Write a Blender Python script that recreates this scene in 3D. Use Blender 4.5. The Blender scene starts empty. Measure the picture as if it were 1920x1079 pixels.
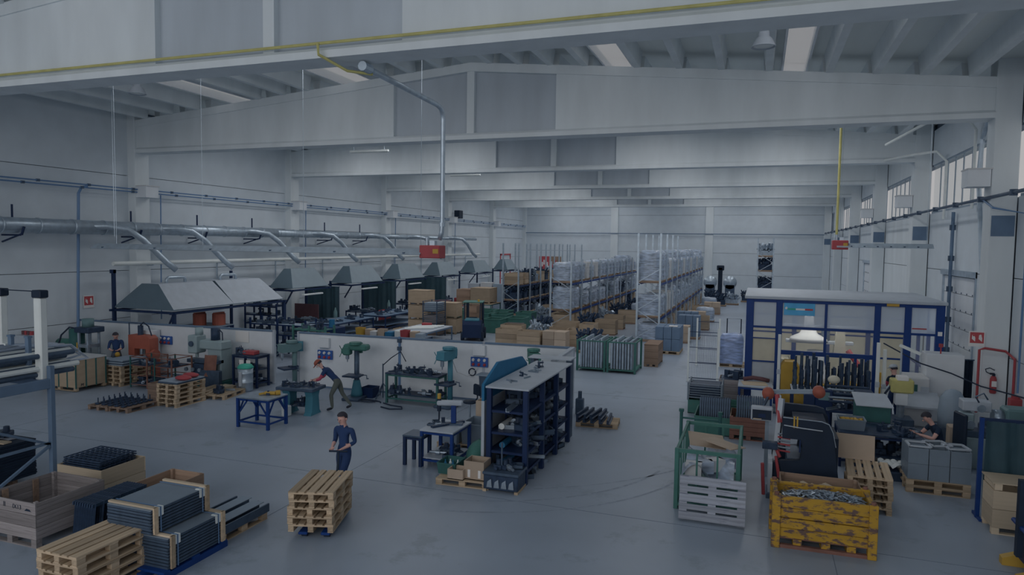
import bpy, math, random
from math import pi, sin, cos, radians
from mathutils import Vector, Matrix
R_ = random.Random(11)
sc = bpy.context.scene
COL = sc.collection
# ---------------------------------------------------------------- camera, sky, light, exposure
CR = ((0.9419, 0.0337, -0.3343), (0.3357, -0.0537, 0.9404), (0.0138, -0.9980, -0.0619))
cam = bpy.data.cameras.new('camera'); cam.sensor_width = 36; cam.lens = 1299 / 1920 * 36
cam.clip_start = .1; cam.clip_end = 400
camo = bpy.data.objects.new('camera', cam); COL.objects.link(camo)
rt, dn, fw = (Vector([CR[i][j] for i in range(3)]) for j in range(3))
fw.normalize(); rt = (rt - fw * rt.dot(fw)).normalized(); up = rt.cross(fw)
camo.matrix_world = Matrix(((rt.x, up.x, -fw.x, 0), (rt.y, up.y, -fw.y, 0), (rt.z, up.z, -fw.z, 5.2), (0, 0, 0, 1)))
sc.camera = camo
sc.view_settings.view_transform = 'Standard'; sc.view_settings.look = 'None'
sc.view_settings.gamma = 1; sc.view_settings.exposure = 0.2
sc.view_settings.use_curve_mapping = False
sc.cycles.use_denoising = True
sc.cycles.max_bounces = 6; sc.cycles.diffuse_bounces = 4
w = bpy.data.worlds.new('sky'); sc.world = w; w.use_nodes = True
bg = w.node_tree.nodes['Background']; bg.inputs[0].default_value = (1.0, .985, .995, 1); bg.inputs[1].default_value = .37
def area(name, loc, sx, sy, power, rot=(0, 0, 0), col=(1.0, .98, .97)):
    l = bpy.data.lights.new(name, 'AREA'); l.shape = 'RECTANGLE'; l.size = sx; l.size_y = sy; l.energy = power; l.color = col
    o = bpy.data.objects.new(name, l); COL.objects.link(o); o.location = loc; o.rotation_euler = rot
    return o
BY = [1.8, 12.5, 23.3, 33.9, 44.7, 55.4, 66.2, 76.6]     # lines of columns and roof beams
# added area lights hidden behind the nearest beam, tilted to brighten the next one
for x, z in ((-16.5, 10.55), (-11, 10.85), (-4.8, 10.6), (1.5, 10.4)):
    area('roof_fill', (x, 15.2, z), 3.2, 1.2, 32, (radians(48), 0, 0))
for i in range(2, 7):
    for x, z in ((-20.6, 10.45), (-15, 10.8), (-4.8, 10.75), (.85, 10.4)):
        area('roof_fill', (x, (BY[i] + BY[i + 1]) / 2, z), 1.0, 5.5, 95)  # added fill along the skylight strips, for daylight the panes alone don't give
area('rear_fill', (-10, -9, 9.5), 30, 12, 1330, (radians(58), 0, 0))  # added fill behind the camera, as if the hall end were open
area('cell_fill', (1.9, 26.3, 3.38), 3.2, 1.2, 34, col=(1.0, .97, .88))      # area lamps added under the enclosure roof to brighten its inside
area('cell_fill', (4.6, 25.6, 3.38), .9, 1.2, 12, col=(1.0, .97, .88))
# ---------------------------------------------------------------- helpers
def lin(c):
    c /= 255.0
    return c / 12.92 if c <= .04045 else ((c + .055) / 1.055) ** 2.4
KK = .29
MATS = {}
def M(name, rgb, rough=.6, metal=0., var=.12, scale=3., stretch=(1, 1, 1), spec=.3, bump=0., dark=None, thr=.6):
    if name in MATS: return MATS[name]
    m = bpy.data.materials.new(name); m.use_nodes = True; nt = m.node_tree; b = nt.nodes['Principled BSDF']
    col = [min(.85, lin(v) / KK) for v in rgb]
    b.inputs['Roughness'].default_value = rough; b.inputs['Metallic'].default_value = metal
    b.inputs['Specular IOR Level'].default_value = spec
    tc = nt.nodes.new('ShaderNodeTexCoord'); mp = nt.nodes.new('ShaderNodeMapping')
    mp.inputs['Scale'].default_value = stretch; nt.links.new(tc.outputs['Object'], mp.inputs[0])
    n = nt.nodes.new('ShaderNodeTexNoise'); n.inputs['Scale'].default_value = scale; n.inputs['Detail'].default_value = 4
    nt.links.new(mp.outputs[0], n.inputs['Vector'])
    r = nt.nodes.new('ShaderNodeValToRGB')
    r.color_ramp.elements[0].position = .3; r.color_ramp.elements[1].position = .7
    r.color_ramp.elements[0].color = [v * (1 - var) for v in col] + [1]; r.color_ramp.elements[1].color = [min(.9, v * (1 + var)) for v in col] + [1]
    nt.links.new(n.outputs['Fac'], r.inputs[0]); out = r.outputs[0]
    if dark:
        n2 = nt.nodes.new('ShaderNodeTexNoise'); n2.inputs['Scale'].default_value = scale * 2.3; n2.inputs['Detail'].default_value = 7
        n2.inputs['Roughness'].default_value = .7; nt.links.new(mp.outputs[0], n2.inputs['Vector'])
        r2 = nt.nodes.new('ShaderNodeValToRGB'); r2.color_ramp.elements[0].position = thr - .03; r2.color_ramp.elements[1].position = thr + .05
        nt.links.new(n2.outputs['Fac'], r2.inputs[0])
        mx = nt.nodes.new('ShaderNodeMix'); mx.data_type = 'RGBA'; nt.links.new(r2.outputs[0], mx.inputs[0]); nt.links.new(out, mx.inputs[6])
        mx.inputs[7].default_value = [min(.85, lin(v) / KK) for v in dark] + [1]; out = mx.outputs[2]
    if name[:3] in ('woo', 'ply', 'car'):          # every board has its own tone
        oi = nt.nodes.new('ShaderNodeObjectInfo'); mr = nt.nodes.new('ShaderNodeMapRange'); mr.inputs[3].default_value = .72; mr.inputs[4].default_value = 1.18
        nt.links.new(oi.outputs['Random'], mr.inputs[0]); hs = nt.nodes.new('ShaderNodeHueSaturation'); nt.links.new(mr.outputs[0], hs.inputs['Value']); nt.links.new(out, hs.inputs['Color']); out = hs.outputs[0]
    nt.links.new(out, b.inputs['Base Color'])
    if bump:
        bp = nt.nodes.new('ShaderNodeBump'); bp.inputs['Strength'].default_value = bump; bp.inputs['Distance'].default_value = .01
        nt.links.new(n.outputs['Fac'], bp.inputs['Height']); nt.links.new(bp.outputs[0], b.inputs['Normal'])
    MATS[name] = m; return m
def glass(name, rgb, alpha, rough=.1):
    m = bpy.data.materials.new(name); m.use_nodes = True; b = m.node_tree.nodes['Principled BSDF']
    b.inputs['Base Color'].default_value = [min(.85, lin(v) / KK) for v in rgb] + [1]
    b.inputs['Alpha'].default_value = alpha; b.inputs['Roughness'].default_value = rough; MATS[name] = m; return m
class MB:
    def __init__(s): s.v = []; s.f = []
    def add(s, vs, fs):
        k = len(s.v); s.v += [tuple(v) for v in vs]; s.f += [tuple(i + k for i in f) for f in fs]; return s
    def hexa(s, p):
        return s.add(p, [(3, 2, 1, 0), (4, 5, 6, 7), (0, 1, 5, 4), (1, 2, 6, 5), (2, 3, 7, 6), (3, 0, 4, 7)])
    def bx(s, x0, x1, y0, y1, z0, z1, b=0):
        if not b: return s.hexa([(x0, y0, z0), (x1, y0, z0), (x1, y1, z0), (x0, y1, z0), (x0, y0, z1), (x1, y0, z1), (x1, y1, z1), (x0, y1, z1)])
        c = Vector(((x0 + x1) / 2, (y0 + y1) / 2, (z0 + z1) / 2)); h = ((x1 - x0) / 2, (y1 - y0) / 2, (z1 - z0) / 2)
        vs = []; ix = {}
        for sx in (-1, 1):
            for sy in (-1, 1):
                for sz in (-1, 1):
                    sg = (sx, sy, sz)
                    for a in range(3):
                        ix[sg + (a,)] = len(vs); vs.append(tuple(c[i] + sg[i] * (h[i] - (0 if i == a else b)) for i in range(3)))
        fs = []
        def face(ids):
            ps = [Vector(vs[i]) for i in ids]; m = sum(ps, Vector()) / len(ps)
            n = (ps[1] - ps[0]).cross(ps[2] - ps[0])
            fs.append(ids if n.dot(m - c) > 0 else ids[::-1])
        for a in range(3):
            o1, o2 = [i for i in range(3) if i != a]
            for sa in (-1, 1):
                q = []
                for u, v in ((-1, -1), (1, -1), (1, 1), (-1, 1)):
                    sg = [0] * 3; sg[a] = sa; sg[o1] = u; sg[o2] = v; q.append(ix[tuple(sg) + (a,)])
                face(q)
            for u in (-1, 1):
                for v in (-1, 1):
                    q = []
                    for sa in (-1, 1):
                        sg = [0] * 3; sg[a] = sa; sg[o1] = u; sg[o2] = v; sg = tuple(sg)
                        q += [ix[sg + (o1,)], ix[sg + (o2,)]] if sa < 0 else [ix[sg + (o2,)], ix[sg + (o1,)]]
                    face(q)
        for sx in (-1, 1):
            for sy in (-1, 1):
                for sz in (-1, 1): face([ix[(sx, sy, sz, a)] for a in range(3)])
        return s.add(vs, fs)
    def bar(s, p, q, w, h=None, roll=0):
        h = h or w; p = Vector(p); q = Vector(q); d = (q - p).normalized()
        u = d.cross(Vector((0, 0, 1))); u = Vector((1, 0, 0)) if u.length < 1e-4 else u.normalized(); v = u.cross(d)
        u, v = u * w / 2, v * h / 2
        return s.hexa([p - u - v, p + u - v, p + u + v, p - u + v, q - u - v, q + u - v, q + u + v, q - u + v])
    def cyl(s, p, q, r, r2=None, n=10):
        r2 = r if r2 is None else r2; p = Vector(p); q = Vector(q); d = (q - p).normalized()
        u = d.cross(Vector((0, 0, 1))); u = Vector((1, 0, 0)) if u.length < 1e-4 else u.normalized(); v = d.cross(u)
        vs = [p + (u * cos(2 * pi * i / n) + v * sin(2 * pi * i / n)) * r for i in range(n)] + [q + (u * cos(2 * pi * i / n) + v * sin(2 * pi * i / n)) * r2 for i in range(n)]
        return s.add(vs, [tuple(range(n))[::-1], tuple(range(n, 2 * n))] + [(i, (i + 1) % n, n + (i + 1) % n, n + i) for i in range(n)])
    def tube(s, pts, r, n=6):
        pts = [Vector(p) for p in pts]; vs = []; fs = []; u = None
        for i, p in enumerate(pts):
            d = (pts[min(i + 1, len(pts) - 1)] - pts[max(i - 1, 0)]).normalized()
            if u is None: u = d.cross(Vector((0, 0, 1))); u = Vector((1, 0, 0)) if u.length < 1e-3 else u
            u = (u - d * u.dot(d)).normalized(); v = d.cross(u)
            vs += [p + (u * cos(2 * pi * k / n) + v * sin(2 * pi * k / n)) * r for k in range(n)]
            if i: a = (i - 1) * n; fs += [(a + k, a + (k + 1) % n, a + n + (k + 1) % n, a + n + k) for k in range(n)]
        fs += [tuple(range(n))[::-1], tuple(range(len(vs) - n, len(vs)))]
        return s.add(vs, fs)
    def prism(s, poly, ax, a0, a1):      # poly in the two other axes (cyclic order), extruded along ax
        f = {'x': lambda u, v, a: (a, u, v), 'y': lambda u, v, a: (u, a, v), 'z': lambda u, v, a: (u, v, a)}[ax]
        n = len(poly); vs = [f(u, v, a0) for u, v in poly] + [f(u, v, a1) for u, v in poly]
        ar = sum(poly[i][0] * poly[(i + 1) % n][1] - poly[(i + 1) % n][0] * poly[i][1] for i in range(n))
        fl = (ar > 0) != (ax == 'y'); fs = [tuple(range(n)), tuple(range(n, 2 * n))[::-1]] + [(i, n + i, n + (i + 1) % n, (i + 1) % n) for i in range(n)]
        return s.add(vs, [g[::-1] for g in fs] if fl else fs)
    def lathe(s, prof, c=(0, 0, 0), n=14):
        vs = [(c[0] + r * cos(2 * pi * k / n), c[1] + r * sin(2 * pi * k / n), c[2] + z) for r, z in prof for k in range(n)]
        fs = [(i * n + k, i * n + (k + 1) % n, (i + 1) * n + (k + 1) % n, (i + 1) * n + k) for i in range(len(prof) - 1) for k in range(n)]
        return s.add(vs, fs + [tuple(range(n))[::-1], tuple(range(len(vs) - n, len(vs)))])
    def grid(s, fn, nu, nv, th=0):        # fn(u,v)->point, u,v in 0..1
        vs = [fn(i / nu, j / nv) for j in range(nv + 1) for i in range(nu + 1)]
        a = nu + 1; return s.add(vs, [(j * a + i, j * a + i + 1, (j + 1) * a + i + 1, (j + 1) * a + i) for j in range(nv) for i in range(nu)])
    def ball(s, c, r, n=10, m=6):
        rx, ry, rz = (r, r, r) if not isinstance(r, tuple) else r
        vs = [(c[0], c[1], c[2] - rz)]
        for j in range(1, m):
            a = -pi / 2 + pi * j / m
            vs += [(c[0] + rx * cos(a) * cos(2 * pi * k / n), c[1] + ry * cos(a) * sin(2 * pi * k / n), c[2] + rz * sin(a)) for k in range(n)]
        vs.append((c[0], c[1], c[2] + rz)); t = len(vs) - 1
        fs = [(0, 1 + (k + 1) % n, 1 + k) for k in range(n)]
        for j in range(m - 2): fs += [(1 + j * n + k, 1 + j * n + (k + 1) % n, 1 + (j + 1) * n + (k + 1) % n, 1 + (j + 1) * n + k) for k in range(n)]
        b = 1 + (m - 2) * n; return s.add(vs, fs + [(b + k, b + (k + 1) % n, t) for k in range(n)])
    def mesh(s, name, mat, smooth=False):
        used = sorted({i for f in s.f for i in f}); mp = {j: i for i, j in enumerate(used)}
        me = bpy.data.meshes.new(name); me.from_pydata([s.v[i] for i in used], [], [tuple(mp[i] for i in f) for f in s.f])
        me.materials.append(MATS[mat] if isinstance(mat, str) else mat)
        if smooth: me.polygons.foreach_set('use_smooth', [True] * len(me.polygons))
        me.update(); return me
    def build(s, name, mat, parent=None, smooth=False, loc=None, rz=0):
        return inst(s.mesh(name, mat, smooth), name, parent, loc, rz)
def inst(me, name, parent=None, loc=None, rz=0):
    o = bpy.data.objects.new(name, me); COL.objects.link(o)
    if parent: o.parent = parent
    if loc: o.location = loc
    if rz: o.rotation_euler = (0, 0, rz)
    return o
def B(*a, **k): return MB().bx(*a, **k)
def tag(o, label, cat, group=None, kind=None):
    o['label'] = label; o['category'] = cat
    if group: o['group'] = group
    if kind: o['kind'] = kind
    return o
def thing(name, label, cat, loc=(0, 0, 0), rz=0, group=None):
    o = bpy.data.objects.new(name, None); COL.objects.link(o); o.empty_display_size = .1
    o.location = loc; o.rotation_euler = (0, 0, rz); return tag(o, label, cat, group)
def struct(o): o['kind'] = 'structure'; return o
KIDS = {}
def kids(o):
    if o.name not in KIDS: KIDS[o.name] = list(o.children)
    return KIDS[o.name]
def dup(root, loc, rz=0, label=None, group=None):
    def cp(o, par):
        c = o.copy(); COL.objects.link(c)
        if par: c.parent = par
        ch = kids(o)
        for x in ch: cp(x, c)
        return c
    r = cp(root, None); r.location = loc; r.rotation_euler = (0, 0, rz)
    if label: r['label'] = label
    if group: r['group'] = group
    return r
class Proto:                       # the first placement moves the prototype itself, later ones copy it
    def __init__(s, root): s.r = root; s.used = False
    def put(s, loc, rz=0, label=None, group=None):
        if not s.used:
            s.used = True; kids(s.r); s.r.location = loc; s.r.rotation_euler = (0, 0, rz)
            if label: s.r['label'] = label
            if group: s.r['group'] = group
            return s.r
        return dup(s.r, loc, rz, label, group)
def text(body, size, mat, parent, loc, rot, name='lettering', ext=.002):
    c = bpy.data.curves.new(name, 'FONT'); c.body = body; c.size = size; c.extrude = ext; c.align_x = 'CENTER'; c.align_y = 'CENTER'
    c.resolution_u = 3; o = bpy.data.objects.new('tmp', c); COL.objects.link(o); bpy.context.view_layer.update()
    me = bpy.data.meshes.new_from_object(o.evaluated_get(bpy.context.evaluated_depsgraph_get())); bpy.data.objects.remove(o); me.materials.clear(); me.materials.append(MATS[mat])
    o = inst(me, name, parent, loc); o.rotation_euler = rot
    return o
# ---------------------------------------------------------------- materials
W_ = (.25, 6, 6)
M('floor_concrete', (88, 96, 106), .38, var=.10, scale=.35, spec=.35, dark=(80, 88, 97), thr=.6)
M('wall_white', (121, 127, 132), .8, var=.04, scale=1.2)
M('concrete', (127, 132, 135), .8, var=.06, scale=1.4, stretch=(1, 1, .25))
M('concrete_grey', (108, 114, 120), .8, var=.08, scale=1.2, stretch=(1, 1, .2))  # recess shade of the roof beams put into a greyer concrete
M('joint', (60, 68, 78), .9)
M('ceiling', (132, 138, 144), .85, var=.06, scale=1, stretch=(1, .2, 1))
M('white_paint', (128, 132, 138), .5, var=.03)
M('offwhite', (118, 120, 122), .5, var=.05)
M('galv', (105, 114, 122), .35, .55, var=.12, scale=5)
M('grey_paint', (84, 94, 104), .5, var=.06)
M('light_grey', (104, 110, 117), .5, var=.06)
M('hood_grey', (78, 88, 95), .45, var=.04)
M('hood_dark', (56, 68, 76), .5, var=.04)  # hood rims and end sheets, side shade of the ends put into the tone
M('navy', (10, 24, 48), .5, var=.08)
M('navy_dark', (13, 25, 46), .5, var=.08)
M('blue', (9, 32, 72), .45, var=.06)
M('conduit', (58, 78, 102), .4, var=.05)
M('teal', (20, 64, 90), .6, var=.07)
M('teal_dark', (40, 76, 88), .6, var=.08)
M('green_dark', (30, 58, 58), .6, var=.1)
M('green', (38, 68, 64), .55, var=.1, dark=(60, 60, 55), thr=.66)
M('green_curtain', (27, 43, 50), .6, var=.12)
M('machine_green', (58, 77, 80), .5, var=.06)
M('machine_grey', (88, 100, 104), .5, var=.06)
M('black', (14, 23, 35), .55, var=.15)
M('black_part', (24, 35, 50), .5, var=.25, scale=9)
M('dark_steel', (42, 53, 66), .45, .3, var=.15, scale=7)
M('steel', (88, 97, 106), .35, .6, var=.18, scale=6)
M('rubber', (22, 30, 42), .8)
M('wood', (110, 98, 83), .75, var=.16, scale=3, stretch=W_, dark=(100, 86, 70), thr=.64)
M('wood_y', (110, 98, 83), .75, var=.16, scale=3, stretch=(6, .25, 6), dark=(100, 86, 70), thr=.64)
M('wood_pale', (118, 108, 94), .75, var=.08, scale=3, stretch=W_)
M('ply', (102, 91, 78), .7, var=.08, scale=2, stretch=(1, 1, 3))
M('wood_old', (84, 81, 82), .85, var=.3, scale=3, stretch=W_, dark=(66, 62, 64), thr=.6)
M('wood_grey', (92, 96, 104), .85, var=.22, scale=3, stretch=W_, dark=(64, 68, 78), thr=.6)
M('wood_dark', (84, 72, 64), .85, var=.22, scale=3, stretch=W_)
M('wood_brown', (90, 76, 66), .8, var=.2, scale=3, stretch=W_)
M('card', (106, 96, 86), .8, var=.05)
M('yellow', (112, 90, 38), .5, var=.08)
M('yellow_rust', (108, 84, 28), .6, var=.12, scale=2.2, stretch=(1, 1, 2.2), dark=(58, 46, 44), thr=.525)
M('gas_yellow', (112, 109, 70), .5)
M('red', (98, 41, 45), .5, var=.06)
M('orange', (98, 54, 45), .55, var=.1)
M('rust', (76, 54, 48), .8, var=.2)
M('plastic_grey', (70, 79, 88), .45, var=.05)
M('film', (96, 105, 117), .3, var=.42, scale=2.6, stretch=(1, 1, 4), spec=.5, bump=.4)
M('film_blue', (84, 96, 122), .3, var=.4, scale=3, stretch=(1, 1, 4), spec=.5, bump=.4)
M('white_plastic', (132, 136, 142), .4, var=.04)
M('skin', (124, 98, 92), .6, var=.04)
M('hair', (28, 28, 34), .7)
M('cloth_navy', (22, 36, 62), .85, var=.1)
M('cloth_black', (16, 26, 40), .85, var=.1)
M('cloth_grey', (52, 58, 66), .85, var=.1)
M('cloth_red', (110, 46, 60), .85, var=.1)
M('cloth_olive', (56, 60, 58), .85, var=.1)
M('shoe', (20, 24, 32), .6)
M('sign_white', (150, 150, 152), .5, var=.01)
M('socket_blue', (28, 54, 98), .4)
M('poster_red', (110, 46, 50), .5, var=.01)
M('beige', (118, 116, 106), .6, var=.06)
M('brown_dark', (60, 42, 46), .7)
M('bluegrey', (58, 72, 88), .6, var=.08)
M('flag_green', (40, 104, 92), .6); M('banner_blue', (52, 104, 140), .6)
glass('pane', (125, 135, 145), .18)
glass('smoked_panel', (118, 126, 136), .62, .35)
glass('clear_panel', (150, 160, 170), .10, .08)
glass('milky', (150, 155, 160), .35, .4)
ORDW = 'first second third fourth fifth sixth seventh eighth ninth tenth eleventh twelfth thirteenth fourteenth fifteenth sixteenth seventeenth eighteenth nineteenth twentieth'.split()
ORDW += ['twenty-' + w for w in ORDW[:9]] + ['thirtieth'] + ['thirty-' + w for w in ORDW[:9]] + ['fortieth'] + ['forty-' + w for w in ORDW[:9]]
# ---------------------------------------------------------------- the hall
RX, RZ, LX, RXX = -9.86, 11.62, -25.9, 6.1
def zt(x): return 10.3 + (x + 25.9) / 16.04 * 1.32 if x < RX else RZ - (x - RX) / 15.96 * 1.56
fl = struct(B(-27, 8, -14, 77.5, -.2, 0).build('floor', 'floor_concrete'))
for y in (2.4, 13.02, 23.6, 34.2, 44.8): B(-25.8, 6.7, y - .006, y + .006, 0, .002).build('floor_joint', 'joint', fl)
for x in (-19.2, -8.6, 1.35): B(x - .005, x + .005, -10, 60, 0, .002).build('floor_joint', 'joint', fl)
# roof
ceil = struct(thing('ceiling', '', '')); del ceil['category']; del ceil['label']
SKY = [(-21.15, -20.1), (-15.75, -14.45), (-5.3, -4.3), (.5, 1.22)]
br = [-26.6, -21.15, -20.1, -15.75, -14.45, RX, -5.3, -4.3, .5, 1.22, 7.2]
def zr(x): return zt(x) + .5
def slab(x0, x1, y0, y1, t0, t1):
    return MB().hexa([(x0, y0, zr(x0) + t0), (x1, y0, zr(x1) + t0), (x1, y1, zr(x1) + t0), (x0, y1, zr(x0) + t0), (x0, y0, zr(x0) + t1), (x1, y0, zr(x1) + t1), (x1, y1, zr(x1) + t1), (x0, y1, zr(x0) + t1)])
RIBS = [-24.9, -23.5, -22.1, -19.0, -17.8, -16.7, -13.4, -12.2, -11.0, -9.1, -8.0, -6.9, -5.7, -3.95, -2.6, -1.3, .1, 1.8, 3.05, 4.28, 5.5]
wn = 1
for i in range(-1, 7):
    y0, y1 = (BY[i], BY[i + 1]) if i >= 0 else (-9, BY[0])
    for a, b in zip(br, br[1:]):
        if (a, b) in SKY:
            s = struct(slab(a, b, y0, y1, -.2, -.18).build('window_%d' % wn, 'milky')); wn += 1
            for x in (a, b): slab(x - .03, x + .03, y0, y1, -.22, .02).build('frame', 'white_paint', s)
        else: slab(a, b, y0, y1, 0, .12).build('roof_panel', 'ceiling', ceil)
    for x in RIBS:
        if i > 2 and x < 0: continue
        z = zt(x) - .02
        MB().prism([(x - .1, z), (x + .1, z), (x + .17, z + .55), (x - .17, z + .55)], 'y', y0 + .3, y1 - .3).build('rib', 'concrete', ceil)
# roof beams
def rbeam(y, n):
    bm = struct(thing('roof_beam', '', '')); del bm['category']; del bm['label']
    def web(x0, x1, t):
        xs = [x0] + ([RX] if x0 < RX < x1 else []) + [x1]
        m = MB()
        for a, b in zip(xs, xs[1:]): m.hexa([(a, y - t, 9.0), (b, y - t, 9.0), (b, y + t, 9.0), (a, y + t, 9.0), (a, y - t, zt(a) - .04), (b, y - t, zt(b) - .04), (b, y + t, zt(b) - .04), (a, y + t, zt(a) - .04)])
        return m
    web(-25.75, -12.95, .25).build('web', 'concrete', bm); web(-6.7, RXX, .25).build('web', 'concrete', bm)
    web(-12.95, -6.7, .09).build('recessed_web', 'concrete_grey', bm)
    web(RX - .14, RX + .14, .25).build('stiffener', 'concrete', bm)
    MB().prism([(y - .36, 8.92), (y + .36, 8.92), (y + .36, 9.07), (y + .26, 9.15), (y - .26, 9.15), (y - .36, 9.07)], 'x', -25.75, RXX).build('bottom_flange', 'concrete', bm)
    m = MB()
    for a, b in ((-25.75, RX), (RX, RXX)): m.hexa([(a, y - .3, zt(a) - .3), (b, y - .3, zt(b) - .3), (b, y + .3, zt(b) - .3), (a, y + .3, zt(a) - .3), (a, y - .3, zt(a)), (b, y - .3, zt(b)), (b, y + .3, zt(b)), (a, y + .3, zt(a))])
    m.build('top_flange', 'concrete', bm)
for n, y in enumerate(BY[1:7]): rbeam(y, n)
# columns
for y in BY[1:]:
    c = struct(B(-26.1, -25.5, y - .38, y + .38, 0, 10.6, .02).build('column', 'concrete'))
    c = struct(B(6.08, 6.72, y - .34, y + .34, 0, 10.6, .02).build('column', 'concrete'))
    if y > 13: B(6.12, 6.68, y - .352, y - .34, 5.62, 6.2).build('painted_plate', 'bluegrey', c)
# left wall, far wall and right wall out of precast panels
ROWS = [0, 1.8, 3.85, 5.9, 7.95, 10.7]
wl = struct(B(-26.3, -26.0, -9, 77, 0, 12).build('wall_left', 'joint'))
wr = struct(B(6.86, 7.2, 0, 77, 0, 6.74).bx(6.86, 7.2, 0, 77, 8.75, 11).build('wall_right', 'joint'))
wf = struct(B(-26.2, 7.2, 76.75, 77.1, 0, 12.4).build('wall_far', 'joint'))
for i in range(0, 7):
    y0, y1 = BY[i], BY[i + 1]
    for a, b in zip(ROWS, ROWS[1:]): B(-26.0, -25.9, y0 + .012, y1 - .012, a + .012, b - .012).build('panel', 'wall_white', wl)
    door = i in (2, 4)
    for a, b in ((0, 2.2), (2.2, 4.45), (4.45, 6.74), (8.75, 10.2)):
        if door and b < 6: B(6.74, 6.86, y0 + .35, y0 + 3.2, a + .012, b - .012).build('panel', 'wall_white', wr); B(6.74, 6.86, y1 - 3.2, y1 - .35, a + .012, b - .012).build('panel', 'wall_white', wr)
        else: B(6.74, 6.86, y0 + .35, y1 - .35, a + .012, b - .012).build('panel', 'concrete' if i == 3 else 'wall_white', wr)
    # window band
    wd = struct(B(6.78, 6.88, y0 + .34, y1 - .34, 6.72, 6.82).bx(6.78, 6.88, y0 + .34, y1 - .34, 8.7, 8.78).build('window_%d' % wn, 'grey_paint')); wn += 1
    k = 9; st = (y1 - y0 - .68) / k
    for j in range(k):
        a = y0 + .34 + j * st
        B(6.83, 6.84, a + .03, a + st - .03, 6.82, 8.7).build('pane', 'pane', wd)
        B(6.815, 6.855, a - .022, a + .022, 6.82, 8.7).build('mullion', 'grey_paint', wd)
# sectional doors in the right wall
for n, i in enumerate((2, 4)):
    y0, y1 = BY[i] + 3.25, BY[i + 1] - 3.25
    d = struct(B(6.70, 6.80, y0 - .12, y0, 0, 4.5).bx(6.70, 6.80, y1, y1 + .12, 0, 4.5).bx(6.62, 6.80, y0 - .12, y1 + .12, 4.3, 4.5).build('door_%d' % (n + 1), 'galv'))
    for k in range(7):
        p = B(6.76, 6.83, y0, y1, k * .61 + .01, k * .61 + .6).build('door_panel', 'white_paint', d)
        for q in range(6):
            yy = y0 + (q + .5) * (y1 - y0) / 6; B(6.745, 6.76, yy - .03, yy + .03, k * .61 - .03 + .05, k * .61 + .07).build('hinge', 'dark_steel', p)
for j, x in enumerate((-25.9, -15.2, -5.05, 6.7)):
    for a, b in ((0, 2.3), (2.3, 4.6), (4.6, 6.6), (6.6, 8.6), (8.6, 12.2)):
        if j < 3: B(x + .012, (-15.2, -5.05, 6.7)[j] - .012, 76.62, 76.75, a + .012, b - .012).build('panel', 'wall_white', wf)
    if j in (1, 2): struct(B(x - .4, x + .4, 76.35, 76.7, 0, 10.9).build('column', 'concrete'))
# wall conduits
def conduit(label, pts, r=.035, n=6, mat='conduit', clips=0, name='conduit', cat='pipe', group=None):
    o = thing(name, label, cat, pts[0], 0, group); q = [Vector(p) - Vector(pts[0]) for p in pts]
    MB().tube(q, r, n).build('pipe', mat, o)
    for i in range(clips):
        t = (i + .5) / clips; p = q[0].lerp(q[-1], t)
        MB().bx(p.x - r * 1.6, p.x + r * 1.6, p.y - .05, p.y + .05, p.z - r * 1.6, p.z + r * 1.6).build('clip', 'dark_steel', o)
    return o
conduit('upper of the paired blue conduits running along the left wall', [(-25.42, 5, 7.36), (-25.42, 76, 7.36)], .03, clips=34)
conduit('lower of the paired blue conduits running along the left wall', [(-25.44, 5, 7.24), (-25.44, 76, 7.24)], .03, clips=30)
conduit('thick blue drop pipe from the wall conduit to the left end of the partition', [(-25.42, 20.6, 7.3), (-25.5, 20.4, 7.25), (-25.55, 20.3, 7.0), (-25.6, 20.15, .6)], .055)
for k, y in enumerate(BY[2:6]):
    conduit('thin blue conduit down the left wall beside column %s' % ('with the extraction duct bracket', 'second from the hood', 'behind the third small hood', 'behind the red heater box')[k], [(-25.42, y + .9, 7.2), (-25.5, y + .9, 1.6)], .028)
conduit('conduit running across the far wall at mid height', [(-25.6, 76.3, 6.6), (6.4, 76.3, 6.6)], .05, mat='bluegrey')
conduit('cable tray pipe along the right wall under the window band', [(6.03, 14, 6.7), (6.03, 75, 6.7)], .05, mat='dark_steel', clips=22)
conduit('thin blue conduit down the right wall past the large column', [(6.03, 23.75, 6.75), (6.05, 22.6, 6.4), (6.66, 21.9, 6.2), (6.66, 21.9, 1.4)], .03)
conduit('white downpipe beside the sectional door', [(6.62, 25.6, 9.4), (6.62, 26.2, 8.8), (6.62, 26.4, 7.6), (6.6, 25.3, 4.2), (6.6, 25.2, 0)], .07, 8, 'galv')
conduit('dark cable pipe on the right wall left of the sectional door', [(6.6, 29.2, 6.6), (6.6, 29.2, 1)], .06, 8, 'bluegrey', 5)
conduit('white pipe arm curving from the third beam end to the windows', [(4.9, 33.4, 9.0), (5.7, 31.6, 9.0), (6.3, 30.8, 9.0), (6.6, 30.6, 8.6), (6.6, 30.6, 6.4)], .05, 8, 'white_plastic')
conduit('white pipe arm curving from the second beam end to the windows', [(4.2, 28.5, 9.0), (5.2, 26.8, 9.5), (6.3, 26.6, 9.5), (6.6, 26.9, 9.2), (6.6, 26.9, 6.6)], .05, 8, 'white_plastic')
# boxes on the columns
for side, ys in ((-1, BY[2:7]), (1, BY[2:5])):
    for k, y in enumerate(ys):
        nm = ('nearest', 'second', 'third', 'fourth', 'fifth')[k]
        x0 = -25.5 if side < 0 else 5.5
        o = thing('column_uplight', 'white box light on the %s %s wall column' % (nm, 'left' if side < 0 else 'right'), 'light', (x0, y, 7.0), 0, 'box lights high on the columns')
        MB().prism([(-.33, 0.02), (.33, .02), (.33, .5), (-.33, .5)], 'x', 0, .56).build('housing', 'white_paint', o)
        MB().prism([(-.36, .5), (.36, .5), (.36, .54), (-.36, .54)], 'x', -.02, .6).build('rim', 'offwhite', o)
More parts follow.
